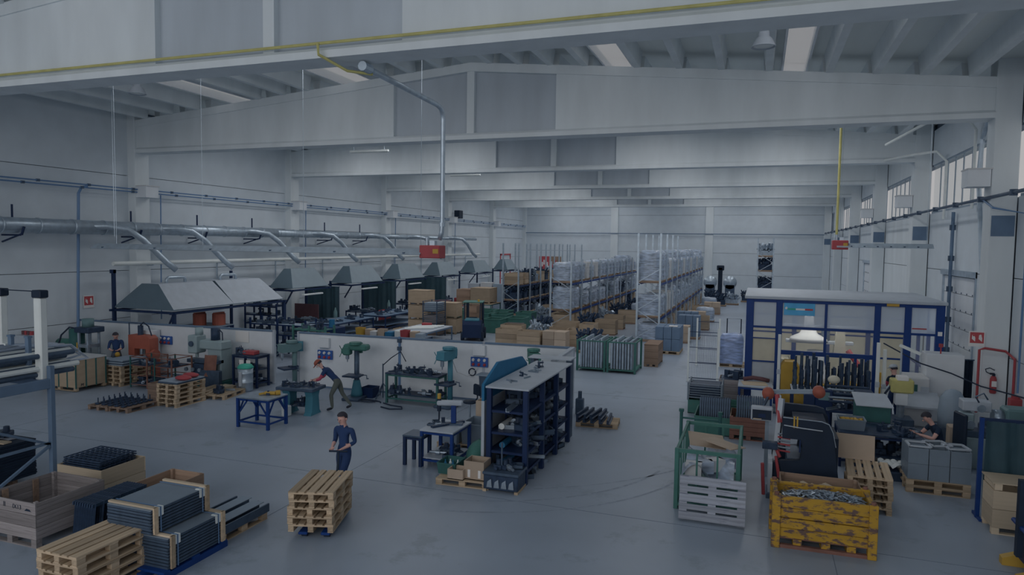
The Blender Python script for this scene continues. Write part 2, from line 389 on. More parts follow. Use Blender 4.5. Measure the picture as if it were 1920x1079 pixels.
# yellow gas pipe under the first beam, lamps, heaters
conduit('long yellow gas pipe along the foot of the nearest roof beam', [(-25.3, 12.1, 9.19), (6.0, 12.08, 9.2)], .032, 8, 'gas_yellow')
conduit('short yellow gas branch curving under the nearest beam to the flue', [(-8.5, 12.05, 9.18), (-8.45, 12.0, 8.95), (-8.1, 12.5, 8.72), (-7.75, 12.9, 8.72)], .03, 6, 'gas_yellow')
o = thing('flue_pipe', 'galvanised flue running out from the nearest beam and down to the heater box', 'pipe', (-8.06, 17, 5.3))
MB().tube([(.3, -4.3, 3.5), (.06, -.5, 3.5), (.02, -.2, 3.47), (0, -.05, 3.38), (0, 0, 3.2), (0, 0, .4), (-.02, 0, .2), (-.08, 0, 0)], .065, 10).build('duct', 'galv', o, True)
MB().cyl((.31, -4.5, 3.5), (.3, -4.2, 3.5), .1).build('collar', 'galv', o); MB().cyl((0, 0, .36), (0, 0, .46), .085).build('collar', 'galv', o)
def heater(x0, x1, y, z, label, bx, wires):
    o = thing('radiant_heater', label, 'heater', ((x0 + x1) / 2, y, z)); h = (x1 - x0) / 2
    MB().prism([(-.28, -.06), (-.06, .1), (.06, .1), (.28, -.06), (.26, -.07), (.05, .08), (-.05, .08), (-.26, -.07)], 'x', -h, h).build('reflector', 'galv', o)
    MB().cyl((-h + .2, -.08, 0), (h, -.08, 0), .05, n=8).build('burner_tube', 'steel', o)
    for k in range(6):
        x = -h + .5 + k * (2 * h - 1) / 5; MB().bx(x - .03, x + .03, -.25, .25, -.05, .0).build('bracket', 'dark_steel', o)
    for x in wires: MB().cyl((x, 0, .08), (x, 0, zr(x + (x0 + x1) / 2) - z), .008, n=4).build('hanger_wire', 'galv', o)
    b = B(bx[0], bx[1], -.2, .2, -.15, .2, .02).build('burner_box', 'red', o)
    B(bx[0] + (bx[1] - bx[0]) * .68, bx[1] - .03, -.21, -.2, -.02, .1).build('yellow_label', 'yellow', b)
    MB().cyl((bx[0] + .15, 0, .2), (bx[0] + .15, 0, .42), .05).bx(bx[0] + .25, bx[0] + .4, -.08, .08, .2, .32).build('valve', 'galv', b)
    return o
heater(-20.6, -8.6, 17, 4.95, 'long suspended radiant heater with red burner box over the left bays', (5.95, 6.55), (-5.15, -1.6, 2.1, 5.9))
heater(2.75, 5.95, 29, 5.33, 'short radiant heater with red burner box near the right wall', (-1.75, -1.2), (-1.5, 1.4))
conduit('yellow gas drop pipe down to the right radiant heater', [(2.75, 29, 10.2), (2.75, 29, 5.6)], .045, 6, 'gas_yellow')
conduit('thin cord hanging from the left roof slope down to the large hood', [(-22.4, 19.2, zr(-22.4)), (-22.4, 19.2, 5.3)], .012, 4, 'galv', name='hanger_cord', cat='wire')
def lamp(x, y, z, label):
    o = thing('high_bay_lamp', label, 'lamp', (x, y, z))
    MB().lathe([(.05, .42), (.1, .4), (.13, .3), (.13, .22), (.2, .16), (.27, 0), (.29, -.02), (.27, -.03), (.25, 0), (.16, .14)], n=18).build('shade', 'light_grey', o, True)
    MB().lathe([(.2, .02), (.24, .0), (.0, -.01)], n=14).build('diffuser', 'white_plastic', o)
    MB().cyl((0, 0, .4), (0, 0, zr(x) - z - .01), .02, n=6).build('stem', 'galv', o)
lamp(-19.84, 18, 10.1, 'bell shaped industrial lamp hanging under the left roof slope')
lamp(-.07, 18, 10.05, 'bell shaped industrial lamp hanging under the right roof slope')
for y0, t in ((28, 'third'), (39, 'fourth')):
    o = thing('tube_light', 'thin fluorescent strip under the roof behind the %s beam' % t, 'light', (-17, y0, 9.35), 0)
    B(-1.0, 1.0, -.06, .06, 0, .08).build('housing', 'white_plastic', o); MB().cyl((-.8, 0, .08), (-.8, 0, zr(-17.8) - 9.35), .012, n=4).build('hanger', 'galv', o); MB().cyl((.8, 0, .08), (.8, 0, zr(-16.2) - 9.35), .012, n=4).build('hanger', 'galv', o); MB().cyl((-.95, 0, -.03), (.95, 0, -.03), .02, n=6).build('tube', 'white_plastic', o)
# extraction duct on the left wall, branches to the hoods
o = thing('extraction_duct', 'round galvanised extraction duct along the left wall with branch pipes', 'duct', (-25.0, 14, 5.65))
for a, b, r in ((-7, 9.5, .28), (9.5, 17.5, .25), (17.5, 27, .21), (27, 36, .17), (36, 46, .13)): MB().cyl((0, a, 0), (0, b, 0), r, n=18).build('duct_section', 'galv', o, True)
for k in range(24):
    y = 1.5 + k * 1.35; r = .3 if y < 9.5 else .27 if y < 17.5 else .23 if y < 27 else .19
    MB().cyl((0, y - .03, 0), (0, y + .03, 0), r, n=18).build('flange_ring', 'galv', o, True)
for y in (3.5, 8.5, 12.2, 16, 22.5, 26.5): MB().bar((-.85, y, -.35), (.1, y, -.35), .06).bar((-.85, y, -.6), (.2, y, -.3), .05).bar((-.3, y, .2), (-.3, y, .75), .05).bar((.2, y - .03, -.35), (.3, y, -.05), .06).build('bracket', 'navy_dark', o)
HOOD = [(23.2, 1.45, 3.75), (26.6, 1.45, 3.75), (31.8, 1.35, 3.9), (37.6, 1.35, 3.9), (43.6, 1.35, 3.9), (49.8, 1.35, 3.9), (57, 1.35, 3.9)]
for y, dx, z in HOOD:
    Y = y - 14; MB().tube([(0, Y - 3.2, .05), (.35, Y - 2.4, .05), (.75, Y - 1.8, -.05), (1.0, Y - 1.3, -.45), (dx - .25, Y - .3, z - 5.65 + .5), (dx, Y, z - 5.65 + .15)], .13, 10).build('branch_pipe', 'galv', o, True)
o = thing('rail_pipe', 'white horizontal rail pipe on arms along the left wall', 'pipe', (-25.2, 21.5, 4.18))
MB().cyl((0, 0, 0), (0, 40, .06), .09, n=8).build('pipe', 'white_plastic', o)
for k in range(9): MB().bar((-.6, 2 + k * 4.5, -.1), (.05, 2 + k * 4.5, -.1), .05).bar((-.6, 2 + k * 4.5, -.1), (-.6, 2 + k * 4.5, -1.9), .05).build('support_arm', 'galv', o)
# ---------------------------------------------------------------- builders for the things on the floor
def pallet_proto(mat, my, name='pallet', top=(.145, .1, .145, .1, .145)):
    t = thing(name, 'wooden pallet', 'pallet')
    ms = {}
    for wd in (.145, .1): ms[wd] = B(-.6, .6, -wd / 2, wd / 2, -.011, .011).mesh('deck_board', mat)
    gap = (.8 - sum(top)) / (len(top) - 1); y = -.4
    for wd in top: inst(ms[.145 if wd > .12 else .1], 'deck_board', t, (0, y + wd / 2, .133)); y += wd + gap
    cross = B(-.0725, .0725, -.4, .4, -.011, .011).mesh('cross_board', my); blk = B(-.0725, .0725, -.05, .05, -.039, .039, .006).mesh('block', mat)
    for x in (-.527, 0, .527):
        inst(cross, 'cross_board', t, (x, 0, .111))
        for yy in (-.35, 0, .35): inst(blk, 'block', t, (x, yy, .061))
    for yy in (-.35, 0, .35): inst(ms[.1], 'bottom_board', t, (0, yy, .011))
    return Proto(t)
PW = pallet_proto('wood', 'wood_y'); PO = pallet_proto('wood_grey', 'wood_grey'); PD = pallet_proto('wood_dark', 'wood_dark')
ORD = ['bottom', 'second', 'third', 'fourth', 'fifth', 'sixth', 'seventh', 'eighth']
def pstack(x, y, n, rz, where, P=PW, z=0, jit=.02, look='wooden pallet', grp=None):
    for k in range(n):
        o = (ORD[k] if k < n - 1 else 'top') if n > 1 else None
        P.put((x + R_.uniform(-jit, jit), y + R_.uniform(-jit, jit), z + k * .1445), rz + R_.uniform(-.02, .02) * (jit > 0),
              '%s, %s of the stack %s' % (look, o, where) if o else '%s %s' % (look, where), grp or 'pallets ' + where)
    return z + n * .1445
def pl(x, y, rz, label, P=PW, z=0): return P.put((x, y, z), rz, label, 'single pallets')
def crate(x0, x1, y0, y1, z0, z1, mat, label, rows=3, lid=False, fill=None, name='crate', legs=0, posts=True, matx=None, cat='crate', group=None, rz=0):
    cx, cy = (x0 + x1) / 2, (y0 + y1) / 2; t = thing(name, label, cat, (cx, cy, z0), rz, group)
    a, b, H = (x1 - x0) / 2, (y1 - y0) / 2, z1 - z0; th = .022; matx = matx or mat
    h = (H - legs) / rows
    pa = B(-a, a, -th / 2, th / 2, .004, h - .004).mesh('plank', mat); pb = B(-b + th, b - th, -th / 2, th / 2, .004, h - .004).mesh('plank', matx)
    for k in range(rows):
        z = legs + k * h
        inst(pa, 'plank', t, (0, -b + th / 2, z)); inst(pa, 'plank', t, (0, b - th / 2, z))
        inst(pb, 'plank', t, (-a + th / 2, 0, z), pi / 2); inst(pb, 'plank', t, (a - th / 2, 0, z), pi / 2)
    B(-a + th, a - th, -b + th, b - th, legs, legs + .03).build('bottom_board', mat, t)
    if posts:
        pm = B(-.03, .03, -.03, .03, legs, H + .01).mesh('corner_post', mat)
        for sx in (-1, 1):
            for sy in (-1, 1): inst(pm, 'corner_post', t, (sx * (a - .055), sy * (b - .055), 0))
    if legs:
        lm = B(-.06, .06, -.05, .05, 0, legs).mesh('foot_block', mat)
        for sx in (-1, 0, 1):
            for sy in (-1, 1): inst(lm, 'foot_block', t, (sx * (a - .06), sy * (b - .05), 0))
        bm = B(-a, a, -.05, .05, -.01, .012).mesh('runner', mat)
        for sy in (-1, 1): inst(bm, 'runner', t, (0, sy * (b - .05), .01))
    if lid: B(-a - .01, a + .01, -b - .01, b + .01, H, H + .02).build('lid', matx, t)
    return t
def frame_table(label, x0, x1, y0, y1, H, mat, topmat, leg=.06, shelf=None, name='workbench', braces=False, cat='table', top=.04):
    t = thing(name, label, cat, ((x0 + x1) / 2, (y0 + y1) / 2, 0)); a, b = (x1 - x0) / 2, (y1 - y0) / 2
    B(-a, a, -b, b, H - top, H, .006).build('table_top', topmat, t)
    lm = B(-leg / 2, leg / 2, -leg / 2, leg / 2, 0, H - top).mesh('leg', mat)
    for sx in (-1, 1):
        for sy in (-1, 1): inst(lm, 'leg', t, (sx * (a - leg * .6), sy * (b - leg * .6), 0))
    c, d = a - leg * .6, b - leg * .6
    for z in [H - top - .04] + ([.16] if braces or shelf else []):
        for sy in (-1, 1): MB().bar((-c, sy * d, z), (c, sy * d, z), .035, .05).build('rail', mat, t)
        for sx in (-1, 1): MB().bar((sx * c, -d, z), (sx * c, d, z), .035, .05).build('rail', mat, t)
    if braces:
        for sy in (-1, 1):
            for sx in (-1, 1): MB().bar((sx * c, sy * d, H * .42), (sx * c * .35, sy * d, H - top - .03), .035).build('brace', mat, t)
        for sx in (-1, 1):
            for sy in (-1, 1): MB().bar((sx * c, sy * d, H * .42), (sx * c, sy * d * .3, H - top - .03), .035).build('brace', mat, t)
    if shelf: B(-c, c, -d, d, shelf, shelf + .025).build('lower_shelf', topmat if shelf else mat, t)
    return t
# small machined parts that lie on shelves, benches and pallets
def pt(name, mb, mat, label='', smooth=False):
    o = mb.build(name, mat, None, smooth); tag(o, label, 'machine part'); return Proto(o)
def gearblock():
    m = MB().bx(-.12, .12, -.09, .09, 0, .1, .012).cyl((0, 0, .1), (0, 0, .2), .06, .05, 10).cyl((-.12, 0, .05), (-.2, 0, .05), .03, n=8); return m
PARTS = [pt('bracket', MB().prism([(-.14, 0), (.14, 0), (.14, .03), (-.08, .03), (-.08, .18), (-.14, .18)], 'y', -.06, .06), 'black_part'),
         pt('gear_housing', gearblock(), 'black_part'),
         pt('flanged_shaft', MB().cyl((-.2, 0, .06), (.2, 0, .06), .03, n=8).cyl((-.05, 0, .06), (.05, 0, .06), .06, n=12), 'steel'),
         pt('steel_tray', MB().bx(-.18, .18, -.12, .12, 0, .015).bx(-.18, -.165, -.12, .12, 0, .08).bx(.165, .18, -.12, .12, 0, .08).bx(-.18, .18, -.12, -.105, 0, .08).bx(-.18, .18, .105, .12, 0, .08), 'dark_steel'),
         pt('clamp', MB().prism([(-.1, 0), (.1, 0), (.1, .05), (-.05, .06), (-.05, .14), (.1, .16), (.1, .2), (-.1, .2)], 'y', -.04, .04).cyl((.06, 0, .05), (.06, 0, .26), .012, n=6), 'black_part'),
         pt('angle_bar', MB().prism([(-.03, 0), (.03, 0), (.03, .01), (-.02, .01), (-.02, .06), (-.03, .06)], 'x', -.25, .25), 'steel')]
KD = ('angled black bracket', 'black gear housing', 'flanged steel shaft', 'dark steel tray', 'black screw clamp', 'steel angle bar')
def scatter(x0, x1, y0, y1, z, n, label, group, kinds=(0, 1, 2, 3, 4, 5), s=1.0):
    i = min([label.find(w_) for w_ in (' lying', ' on ', ' under ', ' inside', ' in ', ' stored', ' at ') if w_ in label]); by = {}
    for k in range(n):
        q = kinds[R_.randrange(len(kinds))]
        o = PARTS[q].put((R_.uniform(x0, x1), R_.uniform(y0, y1), z), R_.uniform(0, 6.28), KD[q] + label[i:], group)
        e = s * R_.uniform(.8, 1.25); o.scale = (e, e, e); by.setdefault(q, []).append(o)
    for q, l in by.items():
        if len(l) > 1:
            l.sort(key=lambda o: o.location.x)
            for m, o in enumerate(l): o['label'] = KD[q] + label[i:] + ', %s from the left' % ORDW[m]
def openbox(label, x, y, z, a, b, H, mat, rz=0, name='crate', cat='box', rim=.02, taper=.9, th=.018, group=None, handles=False):
    t = thing(name, label, cat, (x, y, z), rz, group); q = taper
    m = MB(); lo = [(-a * q, -b * q), (a * q, -b * q), (a * q, b * q), (-a * q, b * q)]; hi = [(-a, -b), (a, -b), (a, b), (-a, b)]
    for i in range(4):
        j = (i + 1) % 4; sc_ = lambda p, f: (p[0] * f, p[1] * f); f = 1 - th / min(a, b)
        m.hexa([lo[i] + (0,), lo[j] + (0,), sc_(lo[j], f) + (0,), sc_(lo[i], f) + (0,), hi[i] + (H,), hi[j] + (H,), sc_(hi[j], f) + (H,), sc_(hi[i], f) + (H,)])
    m.bx(-a * q, a * q, -b * q, b * q, 0, th); m.build('shell', mat, t)
    if rim:
        r = MB()
        for i in range(4):
            p, n_ = hi[i], hi[(i + 1) % 4]; r.bar(p + (H,), n_ + (H,), rim, rim)
        r.build('rim', mat, t)
    return t
# ---------------------------------------------------------------- foreground left
o = thing('cantilever_rack', 'grey-green steel rack carrying film-wrapped tubes at the left edge', 'rack', (-13.75, 8.7, 0))
for y in (1.5, -1.3): B(-.055, .055, y - .05, y + .05, 0, 2.56, .008).build('post', 'bluegrey', o); B(-.1, .1, y - .1, y + .1, 0, .015).build('foot_plate', 'bluegrey', o)
for x in (0, -1.4): B(x - .05, x + .05, -3.2, 1.45, 2.1, 2.3, .008).build('load_beam', 'bluegrey', o)
for y in (1.5, -1.3): B(-1.4, 0, y - .04, y + .04, 2.12, 2.26).build('cross_beam', 'bluegrey', o)
MB().bar((0, 1.45, .92), (0, -1.25, 2.2), .05).build('brace', 'bluegrey', o); MB().bar((0, 1.45, .95), (0, -1.25, .95), .05).build('brace', 'bluegrey', o); MB().bar((0, 1.45, .9), (0, -.2, .02), .05).build('brace', 'bluegrey', o)
o = thing('tube_bundle', 'bundle of long dark tubes wrapped in white film on the rack', 'tubes', (-14.45, 8.9, 2.3))
k = 0
for zz in range(4):
    for xx in range(7):
        x = -.5 + xx * .16 + (zz % 2) * .07; z = .07 + zz * .13
        if R_.random() < .85: MB().cyl((x, -3.4, z), (x, 2.2 + R_.uniform(-.25, .15), z), .055, n=8).build('tube', 'white_plastic' if (xx + zz) % 3 else 'dark_steel', o)
def wrapf(u, v):
    a = 2 * pi * u; y = -3.3 + v * 5.9; q = 1 - max(0, v - .9) * 3
    return (cos(a) * .72 * q + .03 * sin(9 * v + a * 3), y, .3 + sin(a) * .31 * q + .02 * sin(23 * v + 4 * a))
g = MB()
for s in (0, 1):
    for k in range(4): g.tube([(-.55 + .2 * k, -3, .6 - .03 * k), (-.5 + .2 * k, 1.2, .62), (-.4 + .22 * k, 2.1, .56), (-.35 + .22 * k, 2.45, .38 - .05 * k), (-.4 + .22 * k, 2.0, .2), (-.5 + .2 * k, .5, .06)][:6 if s else 3], .035, 6)
g.build('film_loops', 'film', o, True)
MB().grid(lambda u, v: (lambda p: (p[0], p[1], p[2]))(wrapf(.06 + u * .38, v * .45)), 12, 12).build('film_wrap', 'film', o, True)
for x, l in ((-15.1, 'left'), (-13.93, 'right')):
    q = thing('rack_stanchion', 'white film-wrapped upright with black cap, %s of the linked pair on the rack' % l, 'post', (x, 10.15, 2.27))
    MB().bx(-.1, .1, -.08, .08, 0, 1.7, .02).build('upright', 'white_plastic', q); B(-.13, .13, -.1, .1, 1.7, 1.86, .02).build('cap', 'black', q)
    if l == 'left': MB().cyl((.13, 0, 1.83), (1.04, 0, 1.83), .012, n=6).build('tie_rod', 'black', q); MB().bx(.1, .22, -.08, .08, .5, .7).build('film_knot', 'white_plastic', q)
for x, l in ((-14.78, 'left'), (-14.27, 'right')):
    q = tag(MB().bx(-.05, .05, -.04, .04, 0, .85, .008).bx(-.06, .06, -.05, .05, .82, .86).build('cradle_stub', 'bluegrey', loc=(x, 10.12, 2.3)), 'short grey stub of the tube cradle, %s one between the white uprights' % l, 'post')
# weathered crate with stencils
o = crate(-12.5, -11.23, 8.0, 9.3, 0, .77, 'wood_old', 'large weathered grey wooden crate, open, with stencilled front', rows=3, legs=.14, matx='wood_old')
for i, yy in enumerate((-.3, .25)): B(.56, .59, yy - .05, yy + .05, .14, .74).build('inner_batten', 'wood_brown', o); B(-.61, -.58, yy - .05, yy + .05, .14, .74).build('inner_batten', 'wood_brown', o)
text('IX13', .11, 'black', o, (.2, -.653, .66), (pi / 2, 0, 0), 'stencil_lettering'); text('II', .12, 'black', o, (-.1, -.653, .67), (pi / 2, 0, 0), 'stencil_lettering')
MB().prism([(.38, .62), (.43, .66), (.5, .65), (.53, .62)], 'y', -.656, -.651).build('stencil_mark', 'black', o)
pstack(-9.28, 7.5, 5, pi / 2, 'beside the weathered crate, nearest the camera', jit=.015)
# strapped profile bundles on a blue base
o = thing('blue_skid', 'blue steel skid under the strapped profile bundles', 'skid', (-8.75, 8.55, 0))
for x in (-.5, 0, .33): B(x - .05, x + .05, -.75, .7, 0, .1).build('runner', 'blue', o)
for y in (-.6, 0, .6): B(-.55, .4, y - .06, y + .06, .1, .14).build('cross_bar', 'blue', o)
def bundle(x0, x1, y0, y1, z0, n, label):
    t = thing('profile_bundle', label, 'bundle', ((x0 + x1) / 2, (y0 + y1) / 2, z0)); a, b = (x1 - x0) / 2, (y1 - y0) / 2; h = .048
    mp = MB().bx(-a, a, -b, b, 0, h - .012).bx(a - .01, a + .008, -b, b, .006, h - .02).mesh('profile', 'dark_steel')
    for k in range(n): inst(mp, 'profile', t, (R_.uniform(-.006, .006), R_.uniform(-.012, .012), k * h))
    H = n * h
    B(-a, a, -b, b, H - .012, H).build('top_sheet', 'plastic_grey', t)
    for s in (-1, 1):
        yy = s * (b - .07)
        B(-a - .03, a + .03, yy - .03, yy + .03, H, H + .03).build('top_batten', 'wood_pale', t)
        B(a + .008, a + .04, yy - .04, yy + .04, 0, H + .03).build('side_batten', 'wood', t)
        for d in (-.1, .1):
            B(a - .08, a + .02, yy + s * -.1 + d * .35 - .02, yy + s * -.1 + d * .35 + .02, H - .005, H + .012).bx(a + .008, a + .022, yy + s * -.1 + d * .35 - .02, yy + s * -.1 + d * .35 + .02, H - .13, H + .01).build('corner_guard', 'white_plastic', t)
        m = MB(); yy = s * (b - .17); m.bx(-a - .012, a + .026, yy - .01, yy + .01, H + .012, H + .016).bx(a + .022, a + .026, yy - .01, yy + .01, 0, H + .014); m.build('strap', 'conduit', t)
    return t
bundle(-9.25, -8.38, 8.0, 9.2, .14, 10, 'strapped stack of dark steel profiles, lower of the two bundles')
bundle(-9.55, -8.66, 7.95, 9.15, .655, 8, 'strapped stack of dark steel profiles, upper bundle with light top sheet')
pl(-8.92, 9.85, pi / 2, 'wooden pallet under the loose dark channel profiles')
for i, (x, z, y) in enumerate(((-9.2, .145, 9.9), (-8.88, .145, 9.85), (-8.62, .145, 9.82), (-9.08, .3, 9.9), (-8.72, .3, 9.8))):
    q = tag(MB().prism([(-.13, 0), (.13, 0), (.13, .15), (.1, .15), (.1, .03), (-.1, .03), (-.1, .15), (-.13, .15)] if z < .2 else [(-.12, .0), (-.12, .012), (.12, .012), (.12, 0)], 'y', -.65, .65).build('channel_profile', 'dark_steel' if z < .2 else 'grey_paint', loc=(x, y, z)),
            ('dark channel profile on the pallet beside the bundles, %s of three' % ('left', 'middle', 'right')[i]) if z < .2 else 'flat grey strip on the channel profiles, %s of two' % ('left', 'right')[i - 3], 'profile', 'loose profiles on the pallet')
# crates and black grids further left
crate(-11.0, -10.2, 9.45, 10.65, 0, .6, 'wood_brown', 'open brown wooden crate standing behind the profile bundles', rows=3)
openbox('green steel tray box in front of the brown crate', -10.25, 9.15, 0, .3, .25, .62, 'green', name='steel_box')
for k in range(9):
    x = -11.02 + k * .055
    m = MB()
    for j in range(7): m.bar((0, -.5 + j * .16, .02), (.03, -.52 + j * .16, .72), .03, .045)
    m.bx(-.012, .012, -.55, .5, .0, .06).bx(.02, .045, -.58, .52, .66, .72)
    q = tag(m.build('comb_panel', 'black_part', loc=(x, 9.0, 0)), 'black comb-shaped panel in the row beside the weathered crate, %s from the left' % ORDW[k], 'panel', 'black comb panels'); q.rotation_euler = (0, .12, 0)
crate(-13.3, -12.1, 9.95, 11.0, 0, .62, 'wood_pale', 'pale wooden box holding a stack of black grids', rows=2, posts=False)
gm = MB()
for j in range(9): gm.bx(-.5 + j * .12 - .012, -.5 + j * .12 + .012, -.42, .42, 0, .02)
for j in range(8): gm.bx(-.5, .5, -.42 + j * .12 - .012, -.42 + j * .12 + .012, .0, .021)
gmesh = gm.mesh('grid_panel', 'black_part')
for k in range(8):
    q = tag(inst(gmesh, 'grid_panel', None, (-12.72 + R_.uniform(-.02, .02), 10.45, .42 + k * .045)), 'black lattice grid panel in the stack on the pale box, %s from the bottom' % ORDW[k], 'panel', 'black grid panels')
o = thing('sheet_stack', 'tall stack of black sheet parts under grey boards at the left edge', 'stack', (-15.3, 9.6, .145))
for k in range(26): B(-.85, .85, -.6, .75, .03 * k, .03 * k + .024).build('sheet', 'black', o, loc=(R_.uniform(-.012, .012), R_.uniform(-.012, .012), 0))
pl(-15.2, 9.65, 0, 'dark wooden pallet under the black sheet stack', PD); pl(-15.9, 9.65, 0, 'second dark pallet under the black sheet stack', PD)
for k, (x, y, l) in enumerate(((-15.5, 9.25, 'front'), (-15.4, 9.75, 'middle'), (-15.6, 10.15, 'back'))):
    tag(B(-.8, .85, -.09, .09, 0, .025).build('board', 'wood_pale' if k == 1 else 'wood_grey', loc=(x, y, .93), rz=R_.uniform(-.1, .1)), 'loose board on the black sheet stack, %s one of three' % l, 'board')
scatter(-15.8, -14.8, 9.3, 10.2, .96, 6, 'metal offcut lying on the black sheet stack', 'offcuts on the sheet stack')
# the pallet jack, its load and the man
RZ_ = pi / 2 + .3
o = thing('pallet_jack', 'hand pallet truck under the moving stack of pallets', 'pallet truck', (-7.36, 10.6, 0), .3)
for x in (-.2, .2): B(x - .08, x + .08, -.62, .6, .07, .12, .01).build('fork', 'blue', o); MB().cyl((x - .05, -.5, .045), (x + .05, -.5, .045), .045, n=10).build('roller', 'rubber', o)
MB().bx(-.25, .25, .6, .78, .06, .4, .02).cyl((0, .7, .4), (0, .7, .6), .06).build('pump_head', 'blue', o)
MB().cyl((-.08, .74, .1), (.08, .74, .1), .1, n=12).build('steering_wheel', 'rubber', o)
MB().tube([(0, .72, .5), (-.03, .95, .9), (-.06, 1.05, 1.05)], .025, 6).tube([(-.24, 1.05, 1.06), (-.06, 1.05, 1.06), (.12, 1.05, 1.06)], .02, 6).build('tow_handle', 'black', o)
pstack(-7.4, 10.55, 5, RZ_, 'on the pallet truck', z=.125, jit=.03)
def figure(label, loc, rz, J, mats, group=None, hair='hair', hat=None, extra=None):
    """J: joints in the figure's own frame (it faces +Y); one skinned surface from head to toe with five-fingered hands."""
    t = thing('person', label, 'person', loc, rz, group)
    P = []; E = []; Rr = []; K = []
    def v(p, r, k, par=None):
        P.append(p); Rr.append(r); K.append(k)
        if par is not None: E.append((par, len(P) - 1))
        return len(P) - 1
    V3 = lambda p: Vector(p); mid = lambda a, b, f=.5: tuple(V3(a).lerp(V3(b), f))
    pel = v(J['pelvis'], .135, 'legs'); wa = v(mid(J['pelvis'], J['chest'], .45), .125, 'top', pel); ch = v(J['chest'], .15, 'top', wa)
    nk = v(J['neck'], .062, 'top', ch); hb = v(mid(J['neck'], J['head'], .55), .07, 'skin', nk); hd = v(J['head'], .1, 'skin', hb)
    ht = v(tuple(V3(J['head']) + (V3(J['head']) - V3(J['neck'])).normalized() * .1), .07, 'skin', hd)
    for s in 'LR':
        sh = v(J['sh' + s], .068, 'top', ch); el = v(J['el' + s], .048, 'sleeve', v(mid(J['sh' + s], J['el' + s]), .058, 'top', sh))
        wr_ = v(J['wr' + s], .03, 'cuff', v(mid(J['el' + s], J['wr' + s], .45), .044, 'sleeve', el))
        d = (V3(J['wr' + s]) - V3(J['el' + s])).normalized(); pa = v(tuple(V3(J['wr' + s]) + d * .055), .034, 'skin', wr_)
        side = d.cross(Vector((0, 0, 1))); side = Vector((1, 0, 0)) if side.length < .2 else side.normalized(); dn_ = d.cross(side)
        for i, (o_, L) in enumerate(((-.033, .06), (-.011, .072), (.012, .068), (.033, .052))):
            b_ = V3(P[pa]) + side * o_ + d * .035; m_ = v(tuple(b_), .0105, 'skin', pa); f1 = v(tuple(b_ + d * L * .55 - dn_ * .01), .009, 'skin', m_); v(tuple(b_ + d * L * .8 - dn_ * .035), .008, 'skin', f1)
        th = v(tuple(V3(P[pa]) + side * -.05 - d * .0 - dn_ * .02), .011, 'skin', pa); v(tuple(V3(P[pa]) + side * -.06 + d * .045 - dn_ * .035), .009, 'skin', th)
        hp = v(J['hip' + s], .105, 'legs', pel); kn = v(J['kn' + s], .068, 'legs', v(mid(J['hip' + s], J['kn' + s]), .088, 'legs', hp))
        an = v(J['an' + s], .045, 'legs', v(mid(J['kn' + s], J['an' + s], .35), .062, 'legs', kn)); v(J['toe' + s], .036, 'shoe', v(mid(J['an' + s], J['toe' + s], .4), .045, 'shoe', an))
    me = bpy.data.meshes.new('tmp'); me.from_pydata(P, E, []); ob = bpy.data.objects.new('tmp', me); COL.objects.link(ob)
    md = ob.modifiers.new('s', 'SKIN'); md.use_smooth_shade = True; md.branch_smoothing = .4
    sv = me.skin_vertices[0].data
    for i, r in enumerate(Rr): sv[i].radius = (r, r * (.78 if K[i] == 'top' and i in (wa, ch) else 1)); sv[i].use_root = i == pel
    ob.modifiers.new('d', 'SUBSURF').levels = 1
    bpy.context.view_layer.update(); ev = ob.evaluated_get(bpy.context.evaluated_depsgraph_get()); nm = bpy.data.meshes.new_from_object(ev)
    bpy.data.objects.remove(ob); keys = ['top', 'legs', 'skin', 'sleeve', 'shoe', 'cuff']; nm.materials.clear()
    for k in keys: nm.materials.append(MATS[mats.get(k, mats['skin'] if k == 'cuff' else mats['top'] if k == 'sleeve' else 'shoe')])
    pv = [Vector(p) for p in P]; segs = [(pv[a], pv[b], K[b]) for a, b in E]
    for f in nm.polygons:
        c = f.center; best = min(segs, key=lambda s_: (c - s_[0] - (s_[1] - s_[0]) * max(0, min(1, (c - s_[0]).dot(s_[1] - s_[0]) / max(1e-6, (s_[1] - s_[0]).length_squared)))).length)
        f.material_index = keys.index(best[2]); f.use_smooth = True
    nm.name = 'body'; inst(nm, 'body', t)
    hd_ = V3(J['head']); upv = (hd_ - V3(J['neck'])).normalized(); fwd = V3(J.get('look', (0, 1, -.1))).normalized(); sd = fwd.cross(upv).normalized(); fwd = upv.cross(sd)
    Mx = Matrix((sd, fwd, upv)).transposed()
    def place(o, p=(0, 0, 0)): o.matrix_local = Matrix.Translation(hd_ + Mx @ Vector(p)) @ Mx.to_4x4()
    m = MB(); n, r = 12, 5
    def hf(u, v_):
        a = 2 * pi * u; e = -.35 + v_ * (pi / 2 + .35) if sin(a) < .35 else .55 + v_ * (pi / 2 - .55)
        return (cos(a) * cos(e) * .108, sin(a) * cos(e) * .118 - .008, .03 + sin(e) * .115)
    place(m.grid(hf, 14, 6).build('hair', hair, t, True))
    place(MB().ball((0, .112, -.005), (.013, .02, .022), 8, 5).build('nose', mats['skin'], t, True))
    for x in (-.036, .036): place(MB().ball((x, .098, .02), (.012, .008, .007), 8, 4).build('eye', 'black', t, True)); place(MB().ball((x * 2.85, -.005, 0), (.012, .022, .032), 8, 5).build('ear', mats['skin'], t, True))
    place(MB().ball((0, .1, -.05), (.024, .008, .006), 8, 4).build('mouth', 'brown_dark', t, True))
    if hat: place(MB().lathe([(.122, .05), (.122, .08), (.1, .13), (.05, .155), (.0, .16)], n=14).prism([(-.09, .09), (.09, .09), (.07, .19), (-.07, .19)], 'z', .05, .065).build('cap', hat, t, True))
    return t
